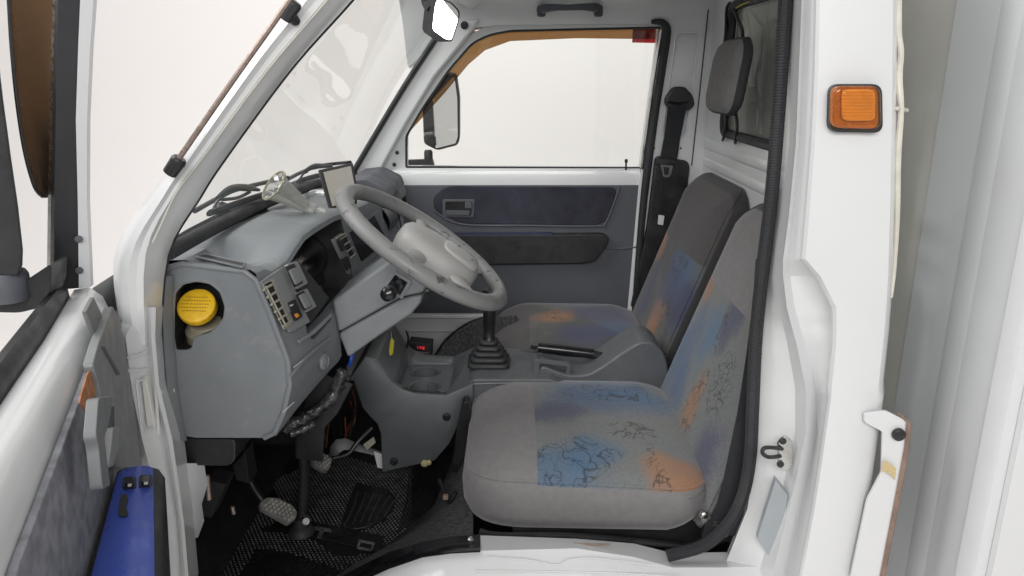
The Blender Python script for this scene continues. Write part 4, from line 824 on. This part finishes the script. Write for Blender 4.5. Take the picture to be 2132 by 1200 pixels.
# ================= seats =================
def rrect(x0, x1, y0, y1, r4, ins, n=8):
    out = []; x0 += ins; x1 -= ins; y0 += ins; y1 -= ins
    for (cx, cy, a0), r in zip(((x0, y0, 180), (x1, y0, 270), (x1, y1, 0), (x0, y1, 90)), r4):
        r = max(.012, r - ins); sx, sy = (1 if cx == x0 else -1), (1 if cy == y0 else -1)
        for k in range(n + 1):
            a = R(a0 + 90 * k / n); out.append((cx + sx * r + r * math.cos(a), cy + sy * r + r * math.sin(a)))
    return out
BO, BH, BN = V((.385, 0, .69)), V((.350, 0, .937)).normalized(), V((-.937, 0, .350)).normalized()
def BPt(px, py, off=.0): return PL(px, py, BO + BN * off, BN)
def seat(name, label, y0, y1, z0, cm, bm, cx0, cw=0):
    base = obj(name, g_prism(rpoly([V((cx0 + .11, y0 + .07, z0 - .17)), V((.43, y0 + .07, z0 - .17)), V((.43, y0 + .07, z0 - .09)), V((cx0 + .10, y0 + .07, z0 - .09))], .01), (0, y1 - y0 - .11, 0)), M['black'], T, bev=.004, label=label)
    rings = []
    r4 = (.13, .10, .10, .11)
    for ins, z in ((.05, -.125), (.012, -.118), (.002, -.095), (0, -.060), (.003, -.032), (.008, -.018), (.011, -.0155), (.022, -.006), (.045, .003), (.085, .013), (.13, .019), (.19, .022)):
        ring_ = []
        for x, y in rrect(cx0, .40, y0, y1 + cw, r4, ins):
            t = (x - cx0) / (.40 - cx0)
            dz = -.020 * max(0, 1 - t / .30) ** 2 + .006 * math.sin(t * 3.1)
            if ins < .004: dz += .004 * math.sin(x * 23 + y * 31)
            q = (y - y0) / (y1 - y0); y = y + (.05 * (1 - q) + .012 * q) * (1 - t) - .012 * q * t
            if z < -.05: dz += .055 * max(0, (t - .66) / .34) ** 1.6 + .012 * max(0, .35 - t)
            ring_.append(V((x, y, z0 + z + dz)))
        rings.append(ring_)
    obj('cushion', g_loft(rings), cm, base, ang=80)
    obj('piping', g_tube([p + V((0, 0, .0005)) for p in rings[6]], .0028, 6, sm=0, loop=True), cm, base)
    H = .525; w = y1 - y0; rings = []
    out = lambda ins: rrect(-.10, H, y0, y1 + cw * .9, (.05, .085, .085, .05), ins)
    for ins, d in ((.06, -.105), (.02, -.10), (.004, -.085), (0, -.06), (0, -.03), (.004, -.012), (.012, -.004), (.03, .004), (.06, .010), (.10, .013), (.16, .014)):
        rr_ = [BO + BH * h + BN * (d + .012 * math.sin(max(0, h) / H * 3.1) - .03 * max(0, h / H - .75) ** 2 * 16) + V((0, y, 0)) for h, y in out(ins)]
        for p in rr_: p.x = min(p.x, .597)
        rings.append(rr_)
    obj('backrest', g_loft(rings), bm, base, ang=80)
    obj('piping', g_tube(rings[6], .0025, 6, sm=0, loop=True), bm, base)
    obj('recliner', g_prism(rpoly([V((.36, y0 + .008, z0 - .12)), V((.46, y0 + .008, z0 - .12)), V((.47, y0 + .008, z0 + .0)), V((.42, y0 + .008, z0 + .02)), V((.38, y0 + .008, z0 - .04))], .02), (0, .016, 0)), M['black'], base, bev=.003)
    return base
def cb(px, py, rx, ry, k, e=.35, z=.70): p = PZ(px, py, z); return ((p.x, p.y, z), (rx, ry, .3), k, e)
def bb(px, py, ry, rh, k, e=.35): p = BPt(px, py, .005); return ((p.x, p.y, p.z), (.25, ry, rh), k, e)
def sc(px, py, rx, ry, z=.70): p = PZ(px, py, z); return ((p.x, p.y, z), (rx, ry, .3))
def sbk(px, py, ry, rh): p = BPt(px, py, .005); return ((p.x, p.y, p.z), (.25, ry, rh))
def hcoord(s, x):  # height along the backrest
    return s.math('ADD', s.math('MULTIPLY', x[0], BH.x), s.math('SUBTRACT', s.math('MULTIPLY', x[2], BH.z), BO.dot(BH)))
def ncoord(s, x):
    return s.math('ADD', s.math('MULTIPLY', x[0], BN.x), s.math('SUBTRACT', s.math('MULTIPLY', x[2], BN.z), BO.dot(BN)))
def cpl(z0):
    return lambda s, x: s.math('MAXIMUM', s.ramp(x[0], .0495, .0505, 1, 0), s.ramp(s.math('ADD', x[2], s.math('MULTIPLY', x[1], 0.0)), z0 - .0165, z0 - .0155, 1, 0))
bpl = lambda s, x: s.ramp(hcoord(s, x), .300, .302)
bdk = lambda s, x: s.math('MULTIPLY', s.ramp(ncoord(s, x), -.012, -.008, 1, 0), 1)  # backrest sides coloured dark: shading of the grey cloth put into the colour
cmd = fabric('driver_cushion_fabric', [cb(1270, 850, .14, .08, BLUE, .6), cb(1250, 825, .13, .075, BLUE), cb(1330, 840, .10, .055, SKY), cb(1150, 882, .085, .060, NAVY), cb(1165, 980, .095, .075, SKY), cb(1235, 960, .05, .06, SKY), cb(1400, 985, .065, .055, ORG, .3), cb(1350, 795, .10, .04, NAVY), cb(1450, 1020, .055, .045, ORG)],
             [sc(1280, 835, .13, .07), sc(1310, 915, .055, .045), sc(1185, 970, .105, .075), sc(1370, 985, .02, .09)], cpl(.70))
cmp_ = fabric('passenger_cushion_fabric_shaded', [cb(1180, 632, .09, .07, NAVY, z=.74), cb(1270, 660, .15, .11, NAVY, z=.74), cb(1155, 672, .06, .06, ORG, z=.74), cb(1310, 690, .10, .08, BLUE, z=.74), cb(1230, 705, .10, .06, NAVY, z=.74)], [sc(1160, 672, .06, .05, .74)], cpl(.74), base=(.082, .083, .082), shade_k=.42)  # base and plain cloth darkened: the shade on this seat is painted in
bmd = fabric('driver_backrest_fabric', [bb(1440, 730, .08, .12, BLUE, .6), bb(1482, 590, .065, .055, ORG, .3), bb(1495, 700, .05, .075, SKY), bb(1405, 740, .085, .12, BLUE), bb(1425, 650, .07, .07, SKY), bb(1450, 850, .05, .075, ORG), bb(1470, 960, .07, .09, NAVY), bb(1545, 660, .05, .09, NAVY), bb(1425, 800, .05, .06, BLUE)],
             [sbk(1452, 850, .06, .09), sbk(1520, 800, .05, .06), sbk(1520, 690, .03, .06)], bpl, bdk)
bmp = fabric('passenger_backrest_fabric_shaded', [bb(1385, 510, .07, .06, ORG), bb(1430, 560, .09, .085, BLUE), bb(1400, 600, .08, .08, NAVY), bb(1360, 600, .07, .10, NAVY), bb(1365, 680, .06, .06, ORG), bb(1415, 640, .06, .07, NAVY)], [sbk(1430, 545, .05, .06), sbk(1390, 650, .03, .05)], bpl, bdk, base=(.082, .083, .082), shade_k=.42)  # same darkening as the cushion, shade put into the colour
ds = seat('driver_seat', 'driver seat in grey fabric printed with blue and orange patches', 1.245, 1.745, .70, cmd, bmd, -.105, .05)
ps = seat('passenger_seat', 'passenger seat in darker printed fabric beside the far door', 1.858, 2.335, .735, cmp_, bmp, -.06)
obj('pivot_bolt', g_lathe([(.011, 0), (.011, .008), (.008, .010), (.004, .011)], P(1465, 1073, 1.245), (.3, -1, .1), 16), M['steel'], ds)
obj('seat_rail', g_tube([P(1000, 1108, 1.29), P(1040, 1116, 1.28), P(1200, 1118, 1.265), P(1440, 1140, 1.265)], .011, 8, flat=.7), M['black'], ds)
obj('side_pocket', g_prism(rpoly(PP([(962, 840), (975, 836), (985, 900), (958, 985), (940, 985), (950, 900)], 1.62), .01), (0, .04, 0)), M['black'], ds, bev=.004)
# driver's lap belt
dbelt = strap('seat_belt', [(1606, 540, 1.235), (1598, 640, 1.23), (1585, 740, 1.225), (1566, 860, 1.218), (1536, 1000, 1.212), (1506, 1112, 1.212)], .052, T, 1.2)
obj('belt_stitching', [g_tube([P(a, b, 1.208), P(c_, d_, 1.207)], .0006, 4, sm=0) for a, b, c_, d_ in ((1485, 1086, 1520, 1092), (1484, 1094, 1518, 1100), (1486, 1086, 1516, 1116), (1520, 1088, 1482, 1112), (1482, 1110, 1514, 1118))], M['stud'], dbelt, kind='stuff')
# ================= driver door, swung open towards the camera =================
DE = V((.345, -.939, 0)).normalized(); DN = V((.939, .345, 0)).normalized(); DH = V((-.592, 1.083, 0))
def D(px, py, off=0): return PL(px, py, DH + DN * off, DN)
def dslab(name, pts, off, th, mat, parent, bev=.003, r=0, label=None, seg=2):
    q = [D(x, y, off) for x, y in pts]
    if r: q = rpoly(q, r)
    return obj(name, g_prism(q, -DN * th), mat, parent, bev=bev, label=label, seg=seg)
# shell: rounded top edge sections along the belt line
def dsec(s, zt):
    b = DH + DE * s
    prof = [(-.012, .30), (-.012, zt - .10), (-.015, zt - .055), (-.024, zt - .022), (-.040, zt - .006), (-.060, zt - .008), (-.078, zt - .03), (-.085, .30)]
    return [b + DN * n + V((0, 0, z)) for n, z in prof]
dd = obj('driver_door', g_loft([dsec(-.045, 1.09), dsec(-.035, 1.125), dsec(-.01, 1.148), dsec(.05, 1.145), dsec(.2, 1.14), dsec(.5, 1.14), dsec(.86, 1.14)]), M['white'], T, ang=60, label='open white driver door with blue armrest and black window seal')
# belt weatherstrip
obj('belt_seal', g_loft([[DH + DE * s + DN * n + V((0, 0, z)) for n, z in ((-.062, 1.120), (-.064, 1.146), (-.070, 1.156), (-.080, 1.155), (-.088, 1.146), (-.092, 1.120))] for s in (.01, .3, .6, .86)]), M['black'], dd, ang=40)
# window frame at the front of the door
def fpt(px, py): 
    t = (600 - py) / 700; return P(px, py, 1.075 - .13 * t)
fr = [(600, 104, 166, 184), (420, 106, 164, 176), (250, 109, 160, 176), (100, 112, 165, 182), (-60, 117, 172, 193)]
obj('window_frame', g_loft([[fpt(a, y), fpt(a + 18, y) + V((0, -.012, 0)), fpt(b, y), fpt(b, y) + V((-.02, .045, 0)), fpt(a, y) + V((-.02, .045, 0))] for y, a, b, c in fr]), M['rubber'], dd, ang=40)
obj('frame_flange', g_loft([[fpt(b + .5, y) + V((0, -.003, 0)), fpt(c, y) + V((0, .006, 0)), fpt(c, y) + V((-.003, .02, 0)), fpt(b, y) + V((-.003, .02, 0))] for y, a, b, c in fr]), M['boxlight'], dd, ang=40)
obj('inner_channel', g_loft([[fpt(a - 10, y) + V((0, .004, 0)), fpt(a, y) + V((0, .0, 0)), fpt(a, y) + V((0, .015, 0)), fpt(a - 10, y) + V((0, .015, 0))] for y, a, b, c in fr]), M['steel'], dd, ang=40)
for x, y in ((167, 497), (168, 562)): obj('screw', g_lathe([(.0055, 0), (.005, .0015), (.002, .002)], fpt(x, y) + V((0, -.004, 0)), (.4, -1, 0), 12), M['doortrim'], dd)
# smoked deflector outside the driver window
top = [(12, -60), (18, 0), (24, 100), (36, 220), (52, 320), (72, 390)]; bot = [(112, -60), (110, 0), (108, 100), (106, 220), (105, 320), (103, 400)]
secs = []
for (a, b), (c_, d_) in zip(top, bot):
    Y = 1.10 - .10 * (600 - b) / 700; p, q = P(a, b, Y - .05), P(c_, d_, Y); m = (p + q) / 2 + V((-.006, 0, 0)); secs.append([p, m, q, q + V((-.003, .003, 0)), m + V((-.003, .003, 0)), p + V((-.003, .003, 0))])
secs.append([P(88, 410, 1.055), P(93, 412, 1.06), P(101, 411, 1.065), P(101, 412, 1.066), P(93, 413, 1.063), P(88, 411, 1.058)])
obj('wind_deflector', g_loft(secs), M['visor'], dd, ang=60, label='smoked brown wind deflector on the open door')
obj('deflector_edge', g_tube([s[0] for s in secs], .0022, 6), M['black'], dd)
# outside mirror of the driver door
mm = obj('mirror_housing', g_loft([rpoly([P(a, y, .98), P(b, y, .955), P(b, y, 1.03), P(a, y, 1.05)], .01, 3) for y, a, b in ((130, -60, -2), (200, -60, 6), (320, -60, 22), (430, -60, 38), (520, -60, 48), (552, -60, 47), (572, -55, 40))]), M['black'], dd, ang=50)
obj('mirror_collar', g_lathe([(.026, -.022), (.028, -.018), (.028, .012), (.025, .018)], P(14, 592, .985), (0, 0, 1), 20), M['doortrim'], dd)
obj('mirror_base', g_prism(rpoly([P(x, y, .985) for x, y in ((-60, 606), (10, 612), (60, 580), (108, 548), (106, 600), (88, 640), (40, 652), (-60, 650))], .008), (-.01, .055, 0)), M['black'], dd, bev=.005)
# inner trim: flocked panel, grey plastic, armrest
dslab('flocked_panel', [(196, 752), (243, 800), (300, 940), (262, 1000), (214, 1210), (120, 1300), (10, 1300), (35, 1190)], -.006, .008, M['flock'], dd, .002, r=.01)
dslab('orange_patch', [(184, 775), (198, 766), (203, 790), (196, 830), (180, 858), (165, 840)], -.0052, .002, mk('orange_flock', (.40, .17, .08), .9, var=.3, vs=60), dd, .0004, r=.008)
dslab('corner_trim', [(236, 637), (252, 680), (268, 740), (282, 850), (296, 975), (240, 975), (222, 900), (206, 800), (194, 758), (206, 715)], .0, .012, M['trimgrey'], dd, .004, r=.006)
dslab('sail_panel', [(196, 618), (222, 675), (205, 716), (180, 648)], -.010, .006, M['trimgrey'], dd, .002)
dslab('trim_crease', [(214, 722), (219, 722), (252, 780), (246, 782)], .002, .004, M['doortrim'], dd, .001)
ph = dslab('pull_handle', [(206, 828), (236, 824), (228, 880), (218, 912), (230, 1010), (214, 1020), (206, 930), (200, 908)], .026, .012, M['trimgrey2'], dd, .005, r=.006, seg=3)
dslab('release_lever', [(236, 890), (249, 888), (248, 930), (236, 970), (226, 975), (232, 930)], .022, .012, M['trimgrey'], dd, .003, r=.004)
dslab('release_recess', [(228, 850), (238, 846), (240, 960), (228, 985), (222, 920)], .006, .005, M['black'], dd, .001)
# armrest: horizontal top, black side
az = .95
ar_top = [D(240, 980, .006), D(330, 978, .075)]
def arsec(s):
    b = DH + DE * s; w = .055 + .09 * (s - .226)
    return [b + DN * n + V((0, 0, z)) for n, z in ((0, az - .12), (0, az), (.01, az + .004), (w - .02, az + .002), (w - .006, az - .006), (w, az - .02), (w - .004, az - .08), (w - .03, az - .12))]
s0 = (PZ(285, 979, az) - DH).dot(DE)
arm = obj('armrest', g_loft([arsec(s0 - .004), arsec(s0 + .006), arsec(.35), arsec(.5), arsec(.84)]), M['black'], dd, ang=45)
def ARP(px, py, z=az + .0045): return PZ(px, py, z)
obj('armrest_top', g_loft([[DH + DE * s + DN * (n * (.043 + .085 * (s - .226))) + V((0, 0, z)) for n, z in ((.05, az + .002), (.2, az + .0065), (.6, az + .009), (.9, az + .006), (1.0, az + .001), (.5, az - .01))] for s in (s0 + .006, s0 + .016, .4, .6, .84)]), M['blue'], dd, ang=60)
for x, y in ((270, 1008), (304, 1004)):
    q = [ARP(x + dx, y + dy, az + .008) for dx, dy in ((-14, -11), (14, -12), (14, 11), (-15, 12))]
    obj('switch_pocket', g_prism(rpoly(q, .004), (0, 0, .003)), M['black'], dd, bev=.001)
    q = [ARP(x + dx, y + dy, az + .011) for dx, dy in ((-9, -8), (9, -9), (9, 7), (-10, 8))]
    obj('window_switch', g_prism(rpoly(q, .003), (0, 0, .005)), M['gloss'], dd, bev=.0015)
    q = [ARP(x + dx, y + dy, az + .0165) for dx, dy in ((-4, 1), (4, 0), (4, 5), (-4, 6))]
    obj('switch_mark', g_prism(q, (0, 0, .0006)), M['print'], dd)
wear = [(252, 1032), (262, 1030), (268, 1040), (262, 1056), (268, 1072), (262, 1078), (246, 1074), (248, 1050)]
obj('wear_mark', g_prism(rpoly([ARP(x, y, az + .0088) for x, y in wear], .004), (0, 0, .0012)), M['black'], dd)
# ================= cargo box behind the cab =================
bx = .72
def wallp(y0, y1, x, name, mat, parent, z0=.3, z1=2.3, th=.02): return obj(name, g_box((x + th / 2, (y0 + y1) / 2, (z0 + z1) / 2), (th, y1 - y0, z1 - z0)), mat, parent)
cbx = obj('cargo_box', g_box((1.46, 1.80, 1.3), (1.4, 1.56, 1.9)), M['boxgrey'], T, label='grey white cargo box wall close behind the cab')
obj('corner_post', g_loft([[V((bx + .004, 1.003, z)), V((bx + .0, 1.01, z)), V((bx - .004, 1.036, z)), V((bx + .002, 1.042, z)), V((bx + .06, 1.042, z)), V((bx + .06, 1.0, z))] for z in (.3, 2.3)]), M['boxlight'], cbx, ang=40)
obj('side_panel', g_box((1.27, .995, 1.3), (1.06, .012, 2.0)), M['white'], cbx)
wallp(1.042, 1.122, bx, 'front_sheet', M['boxgrey'], cbx); 
obj('front_rib', g_loft([[V((bx, 1.121, z)), V((bx - .0025, 1.135, z)), V((bx - .0025, 1.160, z)), V((bx, 1.175, z)), V((bx + .01, 1.175, z)), V((bx + .01, 1.121, z))] for z in (.3, 2.3)]), M['boxgrey'], cbx, ang=60)
wallp(1.174, 1.294, bx, 'front_sheet', M['boxgrey'], cbx); wallp(1.2945, 2.55, bx + .002, 'front_sheet', M['gap'], cbx)
# rusty bracket at the foot of the gap
bk = obj('mounting_bracket', g_prism(rpoly(PP([(1800, 862), (1845, 856), (1892, 878), (1888, 930), (1872, 1000), (1835, 1210), (1770, 1210), (1806, 1042), (1836, 985), (1838, 900), (1800, 880)], 1.075), .004), (0, .006, 0)), M['white'], T, bev=.001)
obj('rust_strip', g_loft([[P(x - 3, y, 1.073), P(x + 7, y + 2, 1.071), P(x + 8, y + 2, 1.09), P(x - 2, y, 1.09)] for x, y in ((1868, 858), (1890, 880), (1886, 930), (1876, 985), (1862, 1060), (1832, 1215))]), M['rust'], bk, ang=40)
obj('rubber_plug', g_lathe([(.0105, 0), (.010, .005), (.006, .007), (.001, .0072)], P(1870, 904, 1.073), (0, -1, 0), 20), M['black'], bk)
obj('zinc_clip', g_loft([[P(x, y, 1.068), P(x - 2, y + 22, 1.068), P(x - 2, y + 22, 1.072), P(x, y, 1.072)] for x, y in ((1838, 960), (1848, 962), (1862, 972), (1866, 978))]), M['zincy'], bk, ang=30)
# ================= loose things in the cab =================
# headrest hung on wire hooks
hy0, hy1 = 1.83, 2.075; hx = .522
hz = PX(1508, 160, .53).z
q = []
for ins, x in ((.05, .040), (.012, .038), (.0, .031), (0, .022), (.005, .012), (.016, .002), (.035, -.004), (.06, -.007), (.08, -.008)):
    q.append([V((hx + x + .012 * ((h - hz) / .09), y, h)) for h, y in rrect(hz - .092, hz + .092, hy0, hy1, (.045, .055, .055, .045), ins)])
hr = thing('headrest', 'grey padded headrest hung on black wire hooks on the rear wall', 'headrest', (hx + .03, 1.95, hz - .09))
obj('front_pad', g_loft(q[4:] ), M['hb'], hr, ang=80); obj('back_shell', g_loft(q[:5]), M['hs'], hr, ang=60)
wy = [PX(1514, 8, .585).y, PX(1531, 24, .585).y]
obj('wire_hook', [g_tube([PX(1505, 292, .592), PX(1508, 282, .585), PX(1511, 250, .580), V((.575, wy[0] - .03, hz)), PX(1511, 70, .578), PX(1513, 20, .585), PX(1520, 6, .59)], .0045, 8)], M['black'], hr)
obj('wire_hook', [g_tube([PX(1531, 298, .592), PX(1532, 288, .585), PX(1534, 250, .580), V((.575, wy[1] - .03, hz)), PX(1546, 80, .578), PX(1536, 40, .585), PX(1524, 10, .59)], .0045, 8)], M['black'], hr)
obj('cord', g_tube([PX(1532, 18, .586), PX(1545, 10, .586), PX(1562, 3, .586)], .0015, 6), M['yel2'], hr)
# tablet on the dash
tb_ = thing('dash_tablet', 'small pale screen with dark bezel standing on the dashboard', 'tablet', P(705, 432, 1.72))
tq = [P(664, 356, 1.70), P(734, 340, 1.74), P(742, 388, 1.735), P(688, 432, 1.695)]
tn = (tq[1] - tq[0]).cross(tq[3] - tq[0]).normalized()
if tn.y > 0: tn = -tn
obj('bezel', g_prism(rpoly([P(664, 354, 1.70), P(735, 339, 1.74), P(744, 388, 1.74), P(744, 425, 1.74), P(686, 434, 1.695)], .003), -tn * .012), M['wood'], tb_, bev=.002)
obj('screen', g_prism([P(673, 359, 1.698), P(730, 346, 1.738), P(738, 388, 1.737), P(738, 420, 1.737), P(692, 430, 1.694)], tn * .002), M['screen'], tb_)
obj('stand', g_tube([P(648, 405, 1.74), P(662, 402, 1.73), P(684, 402, 1.72)], .009, 8), M['cglass'], tb_)
# clear plastic trumpet vase lying on the dash
a, b = P(572, 388, 1.52), P(638, 432, 1.56); ax = (a - b).normalized(); L = (a - b).length
vs = thing('plastic_vase', 'clear fluted plastic trumpet vase lying on the dashboard', 'vase', b)
n = 40; secs = []; Mv = axes(ax)
for r, h in ((.010, 0), (.014, .01), (.017, L * .35), (.022, L * .7), (.026, L * .93), (.031, L), (.033, L + .003), (.031, L + .004), (.024, L * .93), (.019, L * .7), (.014, L * .35), (.009, .012)):
    secs.append([b + Mv @ V((r * (1 + .12 * math.cos(10 * q_)) * math.cos(q_), r * (1 + .12 * math.cos(10 * q_)) * math.sin(q_), h)) for q_ in [2 * math.pi * k / n for k in range(n)]])
obj('vase_body', g_loft(secs, caps=False, loop=True), M['cglass'], vs, ang=60)
obj('yellowed_rim', g_ring([(.0325, L + .000), (.0352, L + .001), (.0350, L + .004), (.0325, L + .004)], b, ax, 36), mk('yellowed_plastic', (.33, .31, .20), .3, var=.15, vs=40), vs)
obj('vase_foot', g_lathe([(.012, 0), (.016, -.012), (.010, -.02), (.018, -.03), (.02, -.036)], b, ax, 20), M['cglass'], vs)
# led meter on the console, yellow tag
lm2 = thing('led_meter', 'small black meter box with red glowing digits by the console', 'meter', P(880, 745, 1.98))
obj('case', g_prism(rpoly(PP([(850, 713), (899, 718), (897, 748), (860, 748)], 1.985), .003), (0, .05, 0)), M['black'], lm2, bev=.002)
obj('front_lip', g_tube([P(862, 733, 1.982), P(894, 736, 1.982)], .003, 6, sm=0), M['doortrim'], lm2)
segs = []
for i, ch in enumerate('1142'):
    x, y = 867 + i * 4.6, 721 + i * .5
    on = {'1': 'bc', '4': 'fgbc', '2': 'abged'}[ch]
    pos = {'a': ((0, 0), (2.6, 0)), 'b': ((2.6, 0), (2.6, 2.6)), 'c': ((2.6, 2.6), (2.6, 5.2)), 'd': ((0, 5.2), (2.6, 5.2)), 'e': ((0, 2.6), (0, 5.2)), 'f': ((0, 0), (0, 2.6)), 'g': ((0, 2.6), (2.6, 2.6))}
    for s_ in on:
        (x0, y0), (x1, y1) = pos[s_]; segs.append(g_tube([P(x + x0, y + y0, 1.983), P(x + x1, y + y1, 1.983)], .0007, 4, sm=0))
obj('led_digits', segs, M['led'], lm2)
obj('lead', g_tube([P(846, 690, 1.90), P(850, 705, 1.93), P(846, 725, 1.95), P(835, 730, 1.93), P(822, 722, 1.90)], .003, 6), M['black'], lm2)
tgq = rpoly(PP([(814, 704), (819, 710), (816, 738), (811, 741), (810, 728)], 1.72), .002)
tgo = obj('paper_tag', [g_prism(tgq, (.002, .001, 0)), g_tube([P(815, 690, 1.72), P(815, 706, 1.72)], .0008, 4, sm=0)], M['yel2'])
tag(tgo, 'small yellow paper tag hanging below the steering column', 'tag')
